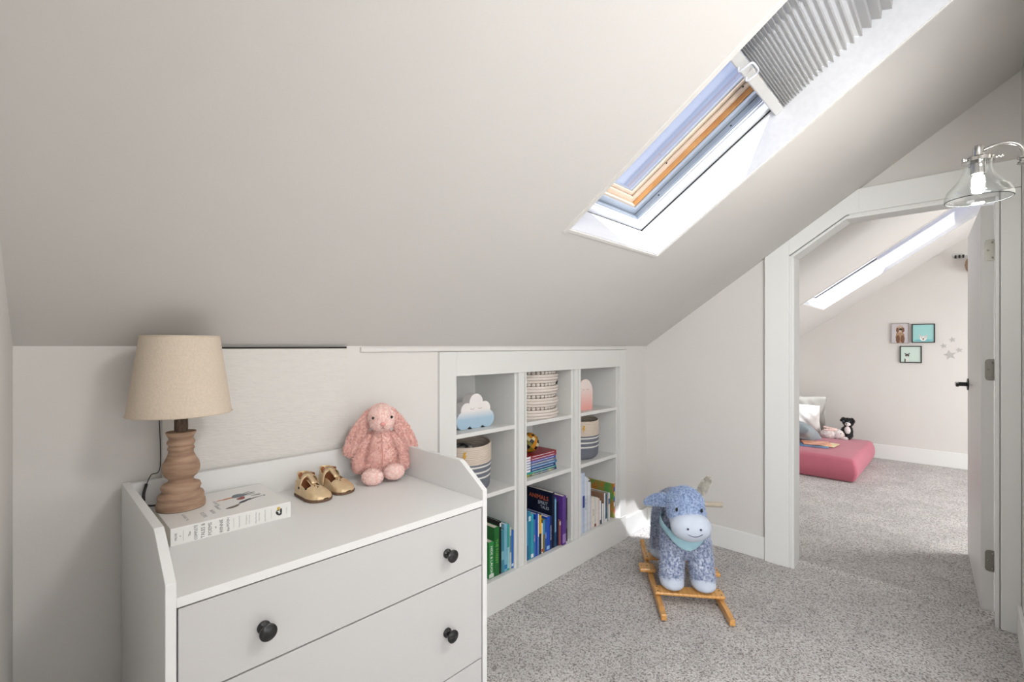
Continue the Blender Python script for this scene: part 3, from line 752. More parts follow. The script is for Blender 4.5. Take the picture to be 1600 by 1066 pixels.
# ------------------------------------------------------------------ cloud and arch ornaments
def grad_mat(name, top, bot, z0, z1):
    m = mat(name, srgb(*top), .55); tt = m.node_tree; b = tt.nodes['Principled BSDF']
    co = tt.nodes.new('ShaderNodeTexCoord'); s = tt.nodes.new('ShaderNodeSeparateXYZ'); mr = tt.nodes.new('ShaderNodeMapRange'); r = tt.nodes.new('ShaderNodeValToRGB')
    tt.links.new(co.outputs['Object'], s.inputs[0]); tt.links.new(s.outputs['Z'], mr.inputs[0]); mr.inputs[1].default_value = z0; mr.inputs[2].default_value = z1
    r.color_ramp.elements[0].color = (*srgb(*bot), 1); r.color_ramp.elements[1].color = (*srgb(*top), 1)
    tt.links.new(mr.outputs[0], r.inputs[0]); tt.links.new(r.outputs[0], b.inputs['Base Color']); return m
cl = empty('cloud_ornament', (1.445, 1.62, .841), 'cloud shaped ornament, white fading to blue, with sleeping eyes', 'ornament', rz=R(-2))
bm = B(); circ = [(-.072, .040, .042), (.068, .040, .042), (0, .045, .05), (-.055, .086, .034), (.052, .088, .034), (0, .120, .040)]
import itertools
def outline(cs, n=120, z0=0.0):
    pts = []
    for k in range(n):
        a = -PI / 2 + .0001 + 2 * PI * k / n; d = (math.cos(a), math.sin(a)); o = (0, .06); best = 0
        for (x, y, r) in cs:
            fx, fy = o[0] - x, o[1] - y; bq = fx * d[0] + fy * d[1]; cq = fx * fx + fy * fy - r * r; D = bq * bq - cq
            if D > 0: best = max(best, -bq + math.sqrt(D))
        p = [o[0] + d[0] * best, o[1] + d[1] * best]; p[1] = max(z0, p[1]); pts.append(tuple(p))
    return pts
prism(bm, outline(circ), 'Y', 0, .055)
make('body', bm, grad_mat('cloud_paint', (236, 230, 228), (168, 194, 212), .045, .085), cl, world=False, bevel=.002)
bm = B()
for sx in (-.024, .022):
    tube(bm, [(sx + .010 * math.cos(a), -.0008, .093 + .0035 * math.sin(a)) for a in [PI + PI * k / 6 for k in range(7)]], .0009, 6)
make('eyelid', bm, M['hinge'], cl, world=False)
bm = B()
for sx in (-.035, .04): box(bm, sx - .008, sx + .008, -.001, .01, 0, .003)
make('foot_pad', bm, M['blackmatt'], cl, world=False)
ar = empty('arch_ornament', (2.285, 1.60, .841), 'arch shaped ornament, white fading to pink, behind the column edge', 'ornament')
bm = B(); pts = [(-.072, 0), (.072, 0)] + [(.075 * math.cos(a) * 1.0, .105 + .080 * math.sin(a)) for a in [PI * k / 16 for k in range(17)]]
prism(bm, pts, 'Y', 0, .06)
make('body', bm, grad_mat('arch_paint', (236, 222, 216), (232, 168, 160), .02, .14), ar, world=False, bevel=.003)
bm = B()
for sx in (-.02, .02): tube(bm, [(sx + .009 * math.cos(a), -.0008, .125 + .0035 * math.sin(a)) for a in [PI + PI * k / 6 for k in range(7)]], .0009, 6)
make('eyelid', bm, M['hinge'], ar, world=False)

# ------------------------------------------------------------------ dresser
DX0, DX1, DF, DB, DZ0 = .168, .932, .998, 1.528, .775
ds = empty('dresser', ((DX0 + DX1) / 2, 1.26, 0), 'white dresser with black knobs and raised gallery top', 'dresser')
for a in ((DX0, DX0 + .0165), (DX1 - .0165, DX1)):
    bm = B(); prism(bm, [(DF, 0), (DB, 0), (DB, .874), (1.105, .874), (1.09, .866), (DF, .803)], 'X', *a)
    make('side_panel', bm, M['cab'], ds, bevel=.0012)
make('top_board', bx(DX0 + .0165, DX1 - .0165, DF + .001, DB - .018, DZ0 - .018, DZ0), M['cab'], ds, bevel=.001)
make('gallery_board', bx(DX0 + .0165, DX1 - .0165, DB - .020, DB - .002, DZ0 - .02, .872), M['cab'], ds, bevel=.001)
make('back_panel', bx(DX0 + .0165, DX1 - .0165, DB - .010, DB - .004, .03, DZ0 - .02), M['cab'], ds)
make('plinth', bx(DX0 + .0165, DX1 - .0165, DF + .03, DF + .045, 0, .05), M['cab'], ds)
make('drawer_gap_shade', bx(DX0 + .0165, DX1 - .0165, DF + .024, DF + .03, .05, DZ0 - .018), M['gapdark'], ds)  # dark sheet behind the drawer fronts, shades the gaps between them
for z0, z1 in ((.590, .7535), (.322, .5865), (.054, .3185)):
    dw = make('drawer', bx(DX0 + .0195, DX1 - .0195, DF + .003, DF + .021, z0, z1), M['drawer'], ds, bevel=.0012)
    zk = {.590: .662, .322: .449, .054: .19}[z0]
    for xk in (.328, .787):
        k = B(); lathe(k, [(0, 0), (.0125, 0), (.0125, .004), (.0065, .008), (.0065, .016), (.011, .020), (.0165, .024), (.0165, .028), (.012, .0315), (0, .033)], 28, mx=Matrix.Translation((xk, DF + .003, zk)) @ Matrix.Rotation(PI / 2, 4, 'X'))
        make('knob', k, M['black'], dw, smooth=True, auto=50, label='round black knob')

# ------------------------------------------------------------------ big white book under the lamp
bk = empty('book', (.222, 1.262, DZ0), 'thick white book lying flat on the dresser under the lamp', 'book')
L, D, Hh = .258, .232, .040
cov = mat('white_dust_jacket', srgb(228, 227, 224), .3)
bm = B(); box(bm, 0, L, 0, D, 0, .0025); box(bm, 0, L, 0, D, Hh - .0025, Hh); box(bm, 0, L, 0, .004, .002, Hh - .002)
make('cover', bm, cov, bk, world=False, bevel=.0018)
make('page_block', bx(.004, L - .004, .004, D - .004, .0025, Hh - .0025), M['page'], bk, world=False)
ink = mat('grey_ink', srgb(120, 120, 118), .6)
inkl = mat('pale_ink', srgb(176, 177, 176), .6)
def spine_txt(s, x, size, m=ink, z=.020, sx=1):
    text(s, size, frame((x, -.0003, z), (0, 0, 1), (-1, 0, 0), (0, -1, 0)), m, bk, 'spine_title', world=False, extr=.0002, sx=sx)
spine_txt('MILNE', .010, .006); spine_txt('&', .018, .004)
make('rule_line', bx(.0235, .024, -.0005, 0, .008, .032), inkl, bk, world=False)
spine_txt('The', .036, .0065); spine_txt('COMPLETE', .048, .0085, sx=.8); spine_txt('TALES &', .062, .0105, sx=.88); spine_txt('POEMS', .076, .0105, sx=.92)
spine_txt('of', .087, .005); spine_txt('WINNIE', .099, .010, sx=.9); spine_txt('the POOH', .113, .0085, sx=.86)
make('rule_line', bx(.1245, .125, -.0005, 0, .008, .032), inkl, bk, world=False)
spine_txt('Winnie-the-Pooh', .137, .004, inkl); spine_txt('The House at', .152, .004, inkl); spine_txt('Pooh Corner', .159, .004, inkl)
spine_txt('When We Were', .174, .004, inkl); spine_txt('Very Young', .181, .004, inkl); spine_txt('Now We Are Six', .195, .004, inkl)
make('rule_line', bx(.2095, .210, -.0005, 0, .008, .032), inkl, bk, world=False); spine_txt('DUTTON', .247, .0036, inkl)
# small spine picture: plain blots of black and yellow standing in for the drawn figure
bm = B()
def disc(bm, x, z, rx, rz, y=-.0006, a=0, n=14):
    prism(bm, [(x + rx * math.cos(2 * PI * k / n) * math.cos(a) - rz * math.sin(2 * PI * k / n) * math.sin(a), z + rx * math.cos(2 * PI * k / n) * math.sin(a) + rz * math.sin(2 * PI * k / n) * math.cos(a)) for k in range(n)], 'Y', y, 0)
disc(bm, .224, .018, .003, .006, a=.5); disc(bm, .231, .014, .0045, .0025, a=.4); disc(bm, .233, .022, .0025, .007); disc(bm, .226, .025, .004, .0015)
make('spine_picture', bm, M['blackmatt'], bk, world=False)
bm = B(); box(bm, .224, .230, -.0007, 0, .026, .033); make('spine_picture', bm, mat('yellow_print', srgb(206, 172, 60), .5), bk, world=False)
def flat(pts, m, z=Hh): make('cover_picture', prism(B(), pts, 'Z', z, z + .0005), m, bk, world=False)
def blob2(cx, cy, rx, ry, a, n=14, wob=.12):
    return [(cx + (1 + wob * math.sin(3 * t + cx * 900)) * (rx * math.cos(t) * math.cos(a) - ry * math.sin(t) * math.sin(a)), cy + (1 + wob * math.sin(3 * t + cx * 900)) * (rx * math.cos(t) * math.sin(a) + ry * math.sin(t) * math.cos(a))) for t in [2 * PI * k / n for k in range(n)]]
pk = {n: mat('print_' + n, srgb(*c), .5) for n, c in dict(slate=(104, 118, 124), orange=(196, 120, 70), red=(140, 44, 44), dark=(34, 44, 56), brown=(110, 96, 84), grey=(150, 150, 150)).items()}
flat(blob2(.178, .150, .019, .015, .2), pk['slate']); flat(blob2(.150, .142, .018, .0045, .15), pk['orange']); flat(blob2(.130, .140, .006, .003, 0), pk['orange'])
flat(blob2(.176, .122, .013, .009, .9), pk['red']); flat(blob2(.176, .092, .020, .0055, .6), pk['dark']); flat(blob2(.140, .062, .017, .0065, .35), pk['brown'])
flat(blob2(.156, .074, .010, .003, .6), pk['grey'])
for i, (x_, y_, l_, a_) in enumerate(((.200, .165, .014, .5), (.206, .154, .014, .3), (.205, .142, .012, .1), (.214, .126, .012, .0), (.212, .104, .018, .25), (.198, .100, .014, .5), (.228, .106, .006, 1.2))):
    flat(blob2(x_, y_, l_, .0022, a_), pk['dark'] if i % 2 else pk['grey'])
for s_, x_, y_, z_ in (('The COMPLETE', .040, .06, .008), ('TALES &', .075, .05, .012), ('POEMS', .096, .06, .011), ('of WINNIE', .112, .085, .009), ('the POOH', .118, .12, .010)):
    text(s_, z_, frame((x_, y_, Hh + .0002), (0, 1, 0), (-1, 0, 0), (0, 0, 1)), inkl, bk, 'cover_title', world=False, extr=.0002)

# ------------------------------------------------------------------ table lamp
LX, LY, LZ = .272, 1.420, DZ0 + Hh
lp = empty('table_lamp', (LX, LY, LZ), 'turned wooden table lamp with beige linen shade standing on white book', 'lamp')
wood = mat('weathered_turned_wood', srgb(178, 148, 124), .7, col2=srgb(148, 118, 97), nscale=7, stretch=(2, 2, 14), bump=.12, bscale=30, detail=5)
wd2 = mat('dark_turned_wood', srgb(104, 86, 72), .75, col2=srgb(78, 62, 50), nscale=60, stretch=(3, 3, 1))
prof = [(0, 0), (.0510, 0), (.0525, .006), (.0515, .016), (.0490, .020), (.0492, .026), (.0495, .030), (.0470, .036), (.0425, .039), (.0400, .042), (.0405, .047), (.0430, .052), (.0400, .060), (.0300, .064), (.0262, .069), (.0270, .074), (.0340, .080), (.0395, .090), (.0405, .100), (.0385, .112), (.0320, .124), (.0270, .136), (.0262, .143), (.0290, .147), (.0275, .152), (.0255, .155), (.0292, .160), (.0300, .165), (.0270, .170), (.0255, .173), (.0290, .181), (.0325, .188), (.0315, .1905), (0, .191)]
make('turned_base', lathe(B(), prof, 56, (LX, LY, LZ)), wood, lp, smooth=True, auto=60)
make('neck', lathe(B(), [(.0, .188), (.0145, .188), (.0145, .262), (0, .262)], 32, (LX, LY, LZ)), wd2, lp, smooth=True, auto=50)
linen = mat('linen', srgb(222, 207, 188), .9, noise=.08, nscale=260, bump=.35, bscale=500)
SZ0, SZ1 = 1.050, 1.246
shp = [(.1105, SZ0), (.0835, SZ1), (.0815, SZ1), (.1085, SZ0), (.1105, SZ0)]
sh = make('lamp_shade', lathe(B(), shp, 64, (LX, LY, 0)), linen, lp, smooth=True, auto=50)
for (r, z) in ((.1108, SZ0 + .002), (.0838, SZ1 - .002)):
    bm = B(); tube(bm, [(LX + r * math.cos(2 * PI * k / 64), LY + r * math.sin(2 * PI * k / 64), z) for k in range(64)], .0016, 6, closed=True)
    make('shade_hem', bm, linen, sh, smooth=True)
bm = B(); tube(bm, [(LX, LY, LZ + .25), (LX, LY, SZ1 - .02)], .003, 8)
for a in (0, 2.1, 4.2): tube(bm, [(LX, LY, SZ1 - .02), (LX + .082 * math.cos(a), LY + .082 * math.sin(a), SZ1 - .012)], .0015, 6)
make('shade_spider', bm, M['hinge'], lp)
make('felt_pad', lathe(B(), [(0, 0), (.0515, 0), (.0515, .0012), (0, .0012)], 40, (LX, LY, LZ - .0002)), M['blackmatt'], lp)
bm = B(); tube(bm, smoothpts([(LX - .04, LY + .035, LZ + .006), (LX - .062, LY + .06, LZ + .005), (LX - .066, 1.485, .845), (LX - .058, 1.5, .868)], 5), [.0024] * 8 + [.0034] * 8, 8)
tube(bm, smoothpts([(LX - .058, 1.5, .868), (LX - .045, 1.522, .885), (LX - .024, 1.536, .90), (LX - .026, 1.538, 1.04)], 6), .0012, 6)
make('power_cord', bm, M['blackmatt'], lp, smooth=True, label='black power cord')

# ------------------------------------------------------------------ golden baby shoes
gold = mat('gold_leather', srgb(226, 200, 160), .34, .45, bump=.25, bscale=260, noise=.08, nscale=60)
sole_m = mat('brown_rubber', srgb(104, 78, 58), .7); dark_in = mat('dark_brown_suede', srgb(26, 11, 10), .95, spec=.1); tan_in = mat('tan_lining', srgb(170, 108, 70), .8)
SHOES = []
def shoe(loc, rz, label, side):
    r = empty('baby_shoe', loc, label, 'shoe', rz=rz, group='pair of golden baby shoes on the dresser')
    Ln = .142
    def half(t):  # half width along the length, 0 heel .. 1 toe
        k = [(0, .0), (.03, .014), (.12, .024), (.3, .0265), (.5, .029), (.7, .0345), (.85, .033), (.95, .022), (.99, .010), (1, 0)]
        for (a, b), (c, d) in zip(k, k[1:]):
            if a <= t <= c:
                f = (t - a) / (c - a); f = f * f * (3 - 2 * f) if 0 < a < .9 else math.sqrt(f) if a == 0 else f; return b + (d - b) * f
        return 0
    def cshift(t): return side * .004 * math.sin(t * PI)
    ts = [0, .01, .03, .06, .1, .16, .23, .3, .38, .46, .54, .62, .7, .77, .83, .88, .92, .95, .975, .99, 1]
    # local: +y toe
    left = [(cshift(t) - half(t) * 1.04, t * Ln) for t in ts]; right = [(cshift(t) + half(t) * 1.04, t * Ln) for t in ts[-2:0:-1]]
    make('sole', prism(B(), left + right, 'Z', 0, .0085), sole_m, r, world=False, bevel=.002)
    make('insole', prism(B(), [(x * .9, .004 + y * .94) for x, y in left + right], 'Z', .0085, .0105), dark_in, r, world=False)
    # upper shell: sections along length, from vamp to toe closed, at the back open
    def top(t):   # height of the closed upper
        k = [(0, .060), (.12, .060), (.3, .050), (.42, .050), (.5, .045), (.6, .038), (.75, .030), (.88, .024), (.96, .016), (1, .010)]
        for (a, b), (c, d) in zip(k, k[1:]):
            if a <= t <= c: return b + (d - b) * (t - a) / (c - a)
    bm = B(); NU = 26; rings = []
    tt = [0.004, .01, .03, .06, .1, .15, .2, .26, .32, .37, .42, .46, .5, .55, .6, .66, .72, .78, .83, .88, .92, .95, .975, .992]
    for t in tt:
        rg = []
        for k in range(NU + 1):
            a = PI * k / NU   # 0 = right foot, PI = left
            h = top(t) - .008; w_ = half(t)
            ex = .62
            cxv = math.copysign(abs(math.cos(a)) ** ex, math.cos(a)); szv = abs(math.sin(a)) ** .8
            rg.append(bm.verts.new((cshift(t) + w_ * cxv, t * Ln, .008 + h * szv)))
        rings.append(rg)
    for i in range(len(tt) - 1):
        tm = (tt[i] + tt[i + 1]) / 2
        for k in range(NU):
            am = (k + .5) / NU   # .5 is the ridge
            off = abs(am - .5)
            opening = False
            if tm < .35: opening = off < (.27 if tm > .08 else .30)     # foot hole
            elif .35 <= tm < .58: opening = .04 < off < .27        # the T-bar cut-outs
            if tm < .30 and tm > .0 and False: pass
            if opening: continue
            bm.faces.new((rings[i][k], rings[i][k + 1], rings[i + 1][k + 1], rings[i + 1][k]))
    # heel cap
    hv = rings[0]
    for k in range(NU):
        if abs((k + .5) / NU - .5) < .30: continue
    u = make('upper', bm, gold, r, world=False, smooth=True, recalc=True)
    so = u.modifiers.new('thick', 'SOLIDIFY'); so.thickness = .0016; so.offset = -1
    sb_ = u.modifiers.new('sub', 'SUBSURF'); sb_.levels = 1; sb_.render_levels = 2
    # heel counter, higher, open to the front
    bm = B(); rows = []
    for z in (.008, .02, .035, .050, .062, .066):
        rr_ = []
        for k in range(19):
            a = PI * k / 18
            wq = .0265 - .10 * max(0, z - .03) * .2; dq = .042
            flare = 1 - .12 * (z / .066)
            rr_.append(bm.verts.new((wq * flare * math.cos(a) * 1.03, .045 - (dq * math.sin(a)) * (1 - .05 * z / .066) , z - (.012 if (k < 2 or k > 16) else .004 if (k < 4 or k > 14) else 0) * (z / .066))))
        rows.append(rr_)
    for a_, b_ in zip(rows, rows[1:]):
        for k in range(18): bm.faces.new((a_[k], a_[k + 1], b_[k + 1], b_[k]))
    hc = make('heel_counter', bm, gold, r, world=False, smooth=True)
    so = hc.modifiers.new('thick', 'SOLIDIFY'); so.thickness = .002
    bm = B(); rows = []
    for z in (.012, .035, .0635):
        rows.append([bm.verts.new((.0232 * math.cos(PI * k / 18), .045 - .038 * math.sin(PI * k / 18), z)) for k in range(19)])
    for a_, b_ in zip(rows, rows[1:]):
        for k in range(18): bm.faces.new((a_[k], a_[k + 1], b_[k + 1], b_[k]))
    make('lining', bm, tan_in, r, world=False, smooth=True)
    # strap across the instep, and the T bar
    bm = B(); n = 20
    def strap(y0, y1, zt, wq):
        A, D = [], []
        for k in range(n + 1):
            a = PI * k / n; x_ = wq * math.copysign(abs(math.cos(a)) ** .7, math.cos(a)); z_ = .020 + (zt - .020) * abs(math.sin(a)) ** .7
            A.append(bm.verts.new((x_, y0, z_))); D.append(bm.verts.new((x_, y1, z_ - .002)))
        for k in range(n): bm.faces.new((A[k], A[k + 1], D[k + 1], D[k]))
    strap(.040, .056, .062, .0275)
    st = make('ankle_strap', bm, gold, r, world=False, smooth=True)
    so = st.modifiers.new('thick', 'SOLIDIFY'); so.thickness = .002; so.offset = 1
    bm = B(); A = [(-.0085, .0085, .030, .0615), (-.0088, .0088, .044, .0640), (-.0088, .0088, .056, .0625), (-.0075, .0075, .064, .0560), (-.0075, .0075, .074, .0500), (-.009, .009, .084, .0435)]
    v = [(bm.verts.new((a, y, z)), bm.verts.new((b, y, z))) for a, b, y, z in A]
    for p, q in zip(v, v[1:]): bm.faces.new((p[0], p[1], q[1], q[0]))
    tb = make('t_bar', bm, gold, r, world=False, smooth=True); so = tb.modifiers.new('thick', 'SOLIDIFY'); so.thickness = .0022
    bm = B()
    for sx, a in ((-.006, .5), (.006, -.5), (0, 0)):
        zc = .0385 if sx else .0350; yc = .0925 if sx else .0985
        ell(bm, (sx, yc, zc), (.0011, .0032, .0010), (-.45, 0, a), 2)
    make('punched_hole', bm, dark_in, r, world=False)
    bm = B(); ell(bm, (side * .0285, .048, .030), (.003, .004, .004)); make('buckle', bm, M['blackmatt'], r, world=False, smooth=True)
    return r
shoe((.577, 1.452, DZ0), PI + R(8), 'left one of the gold baby shoes, nearest the white book', 1)
shoe((.652, 1.470, DZ0), PI + R(9), 'right one of the gold baby shoes, nearest the pink rabbit', -1)

# ------------------------------------------------------------------ pink plush rabbit (local: faces -y)
def fur_mat(name, a, b, sc_=90, a2=.40, b2=.60):
    m = mat(name, srgb(*b), .95, col2=srgb(*a), nscale=sc_, sheen=.25, spec=.2); return m
pinkf = fur_mat('pink_fur', (230, 178, 168), (243, 205, 196), 110)
pinkl = fur_mat('pale_pink_fur', (240, 200, 192), (249, 224, 217), 110)
rb = empty('plush_rabbit', (.838, 1.425, DZ0), 'pink plush rabbit with drooping ears sitting at the corner of the dresser', 'plush toy', rz=R(-24))
bm = B()
ell(bm, (0, .010, .066), (.058, .050, .066)); ell(bm, (0, .008, .105), (.046, .042, .060)); ell(bm, (0, .008, .140), (.034, .032, .035))
ell(bm, (-.03, .0, .03), (.036, .04, .032)); ell(bm, (.03, .0, .03), (.036, .04, .032))
me = remesh(bm, .004, 8); me = furry(me, 9000, .006, .0022)
make('body', me, pinkf, rb, world=False)
bm = B()
ell(bm, (0, -.004, .203), (.046, .042, .044)); ell(bm, (0, -.020, .190), (.040, .034, .032)); ell(bm, (0, .004, .222), (.038, .036, .028))
me = remesh(bm, .0035, 8); me = furry(me, 7000, .0035, .0016)
hd = make('head', me, pinkl, rb, world=False)
bm = B(); ell(bm, (0, -.0535, .188), (.0095, .006, .0055))
make('nose', bm, mat('rose_nose', srgb(226, 158, 150), .6), hd, world=False, smooth=True)
bm = B(); tube(bm, [(0, -.0570, .183), (0, -.0562, .176)], .0009, 6); tube(bm, [(-.006, -.0545, .172), (0, -.0562, .1765), (.006, -.0545, .172)], .0009, 6)
make('mouth', bm, mat('dark_rose_thread', srgb(140, 80, 76), .8), hd, world=False)
for s_ in (-1, 1):
    make('eye', ell(B(), (s_ * .030, -.0415, .208), (.0042, .0042, .0048)), M['black'], hd, world=False, smooth=True)
    bm = B(); n = 12
    for i in range(n):
        t = i / (n - 1)
        c0 = Vector((s_ * (.036 + .058 * t ** .9), .004 - .010 * t, .226 - .122 * t))
        wq = .009 + .021 * math.sin(min(1, t * 1.1) * PI * .60)
        ell(bm, c0, (wq * 1.05, .0085, wq * 1.0), (0, s_ * .45, 0), 2)
    me = remesh(bm, .0035, 6); me = furry(me, 5000, .006, .002)
    make('ear', me, pinkf, rb, world=False)
    bm = B(); pts = [(s_ * .040, .004, .138), (s_ * .062, -.002, .105), (s_ * .074, -.006, .070), (s_ * .072, -.014, .044)]
    for (p, q), (r0, r1) in zip(zip(pts, pts[1:]), ((.018, .019), (.019, .020), (.020, .021))): cap(bm, p, q, r0, r1, 5)
    me = remesh(bm, .0035, 6); me = furry(me, 4500, .006, .002)
    make('arm', me, pinkf, rb, world=False)
    fx = -.036 if s_ < 0 else .034; fz = .024 if s_ < 0 else .031; fy = -.082 if s_ < 0 else -.066
    bm = B(); cap(bm, (s_ * .032, -.02, .026), (fx, fy + .02, fz), .022, .020, 6)
    me = remesh(bm, .0035, 6); me = furry(me, 2500, .005, .002); make('leg', me, pinkf, rb, world=False)
    bm = B(); ell(bm, (fx, fy, fz + .001), (.034, .022, .0245), (0, s_ * -.12, 0)); ell(bm, (fx, fy - .006, fz - .002), (.030, .020, .021))
    me = remesh(bm, .0035, 6); me = furry(me, 3500, .0035, .0016); make('foot', me, pinkl, rb, world=False)
bm = B(); tube(bm, [(0, -.0300, .150), (0, -.0375, .125), (0, -.0430, .100), (0, -.0475, .07), (0, -.048, .05)], .0013, 6)
make('seam', bm, mat('seam_thread', srgb(216, 158, 148), .9), rb, world=False)

# ------------------------------------------------------------------ rocking donkey (local: faces -x; origin between the front ends of the rockers)
dk = empty('rocking_donkey', (2.075, .862, 0), 'blue plush rocking donkey on wooden rockers on the carpet', 'rocking toy', rz=math.atan2(.58, .81))
bluef = mat('marled_blue_fur', srgb(210, 225, 248), .95, col2=srgb(146, 170, 210), nscale=110, detail=4, sheen=.2, spec=.2)
suede = mat('pale_blue_suede', srgb(206, 216, 232), .9, noise=.04, nscale=30, sheen=.2)
greyf = mat('marled_grey_fur', srgb(216, 224, 240), .95, col2=srgb(138, 152, 186), nscale=85, detail=4, sheen=.2, spec=.2)
oak = mat('honey_beech', srgb(232, 178, 106), .4, col2=srgb(210, 150, 80), nscale=9, stretch=(1, 12, 12), coat=.3)
# rockers
for s_ in (-1, 1):
    bm = B(); top_, bot_ = [], []
    for i in range(25):
        t = i / 24; x_ = -.050 + .745 * t; zc = .026 * (2 * t - 1) ** 2 * (.35 if t < .5 else 1) + (.014 * max(0, (abs(2 * t - 1) - .8) / .2)) * (0 if t < .5 else 1)
        hh = .034 if .06 < t < .94 else .028
        top_.append((x_, zc + hh)); bot_.append((x_, zc))
    prism(bm, top_ + bot_[::-1], 'Y', s_ * .143 - .012, s_ * .143 + .012)
    make('rocker', bm, oak, dk, world=False, bevel=.004)
for x_, w_ in ((.135, .075), (.50, .075)):
    make('cross_board', bx(x_ - w_ / 2, x_ + w_ / 2, -.158, .158, .045, .058), oak, dk, world=False, bevel=.004)
for s_ in (-1, 1): make('foot_rest', bx(.325, .400, min(s_ * .12, s_ * .20), max(s_ * .12, s_ * .20), .040, .060), oak, dk, world=False, bevel=.006)
for x_, y_ in ((.115, .143), (.155, .143), (.115, -.143), (.155, -.143), (.48, .143), (.52, .143), (.365, .16), (.365, .19), (.365, -.19)):
    zt = .0600 if .3 < x_ < .4 else .0580
    make('screw', lathe(B(), [(.004, zt), (.0035, zt + .0006)], 10, (x_, y_, 0), close=True), M['blackmatt'], dk, world=False)
# body
bm = B()
ell(bm, (.335, 0, .325), (.205, .112, .112)); ell(bm, (.215, 0, .310), (.095, .112, .118)); ell(bm, (.45, 0, .33), (.095, .115, .120)); ell(bm, (.19, 0, .262), (.075, .112, .07))
ell(bm, (.215, 0, .40), (.07, .075, .08))
for s_ in (-1, 1):
    cap(bm, (.205, s_ * .060, .27), (.160, s_ * .072, .115), .058, .055, 8)
    cap(bm, (.455, s_ * .062, .29), (.488, s_ * .074, .115), .062, .052, 8)
me = remesh(bm, .007, 10); me = furry(me, 42000, .010, .0042, .9)
make('body', me, greyf, dk, world=False)
for s_ in (-1, 1):
    for x_ in (.158, .488):
        bm = B(); ell(bm, (x_, s_ * .072, .096), (.060, .058, .048)); ell(bm, (x_ - .012, s_ * .072, .088), (.062, .056, .030))
        me = remesh(bm, .006, 8)
        for v in me.vertices:
            if v.co.z < .0585: v.co.z = .0585
            if v.co.z > .126: v.co.z = .126
        make('hoof', me, suede, dk, world=False)
# head
bm = B()
ell(bm, (.150, .014, .464), (.090, .086, .080)); ell(bm, (.115, .013, .430), (.070, .084, .066)); ell(bm, (.20, .010, .44), (.07, .075, .075))
me = remesh(bm, .006, 8); me = furry(me, 22000, .008, .0036, .9)
hd = make('head', me, bluef, dk, world=False)
bm = B(); ell(bm, (.068, .004, .388), (.064, .092, .068), (0, .15, 0)); ell(bm, (.085, .010, .380), (.060, .078, .062)); ell(bm, (.100, .012, .406), (.055, .084, .050))
me = remesh(bm, .005, 10)
mz = make('muzzle', me, suede, dk, world=False)
for s_ in (-1, 1):
    make('nostril', ell(B(), (.0045, .002 + s_ * .028, .398), (.004, .0048, .0050)), mat('grey_thread', srgb(74, 82, 104), .7), mz, world=False, smooth=True)
    make('eye', ell(B(), (.0640, .012 + s_ * .055, .464), (.007, .0058, .0088)), M['black'], hd, world=False, smooth=True)
bm = B(); tube(bm, [(.0075 + .004 * abs(y_ / .035) ** 2, -.000 + y_, .364 + .012 * (y_ / .035) ** 2) for y_ in [-.035 + .007 * k for k in range(11)]], .0016, 6)
make('smile', bm, mat('grey_thread2', srgb(84, 92, 112), .7), mz, world=False)
# ears: the left of the picture hangs out sideways, the other stands up
def ear(pts, rs, m1, nm, flat=.35, lab=None):
    bm = B(); pp = smoothpts(pts, 4); n = len(pp)
    for i, p in enumerate(pp):
        f = i / (n - 1) * (len(rs) - 1); k = min(int(f), len(rs) - 2); r_ = rs[k] + (rs[k + 1] - rs[k]) * (f - k)
        ell(bm, p, (r_ * flat + .004, r_, r_), sub=2)
    me = remesh(bm, .005, 4); me = furry(me, 7000, .008, .0035)
    return make(nm, me, m1, dk, world=False, label=lab)
ear([(.150, .085, .474), (.150, .115, .480), (.155, .155, .476), (.155, .190, .462)], [.020, .029, .025, .012], bluef, 'ear')
ear([(.165, -.050, .500), (.175, -.074, .532), (.18, -.094, .562), (.182, -.108, .586)], [.012, .022, .022, .006], mat('cream_grey_fur', srgb(236, 232, 224), .95, col2=srgb(206, 202, 192), nscale=70), 'ear', lab='cream grey ear standing up')
# handle
bm = B(); tube(bm, [(.262, -.188, .432), (.262, -.186, .432), (.262, .186, .432), (.262, .188, .432)], [.0105, .0125, .0125, .0105], 16)
make('handle', bm, mat('pale_dowel', srgb(196, 184, 166), .5, noise=.1, nscale=20), dk, world=False, smooth=True, label='pale wooden handle bar')
# scarf
scf = mat('aqua_scarf', srgb(158, 200, 214), .85, col2=srgb(176, 212, 224), nscale=18)
bm = B(); rows = []
for i in range(37):
    a = 2 * PI * i / 36
    base = Vector((.180 - .02 * math.cos(a), .104 * math.sin(a), .365)); front = max(0, math.cos(a))
    p0 = Vector((.200 - .106 * math.cos(a), .010 + .108 * math.sin(a), .385 - .050 * front)); p1 = Vector((.200 - .122 * math.cos(a), .010 + .114 * math.sin(a), .358 - .070 * front ** 2.2))
    p2 = Vector((.200 - .114 * math.cos(a), .010 + .111 * math.sin(a), .338 - .075 * front ** 2.5))
    rows.append([bm.verts.new(p) for p in (p0, p1, p2)])
for a_, b_ in zip(rows, rows[1:]):
    for k in (0, 1): bm.faces.new((a_[k], a_[k + 1], b_[k + 1], b_[k]))
bmesh.ops.remove_doubles(bm, verts=bm.verts[:], dist=.0005)
o = make('scarf', bm, scf, dk, world=False, smooth=True); so = o.modifiers.new('t', 'SOLIDIFY'); so.thickness = .004; sb_ = o.modifiers.new('s', 'SUBSURF'); sb_.levels = 1; sb_.render_levels = 2

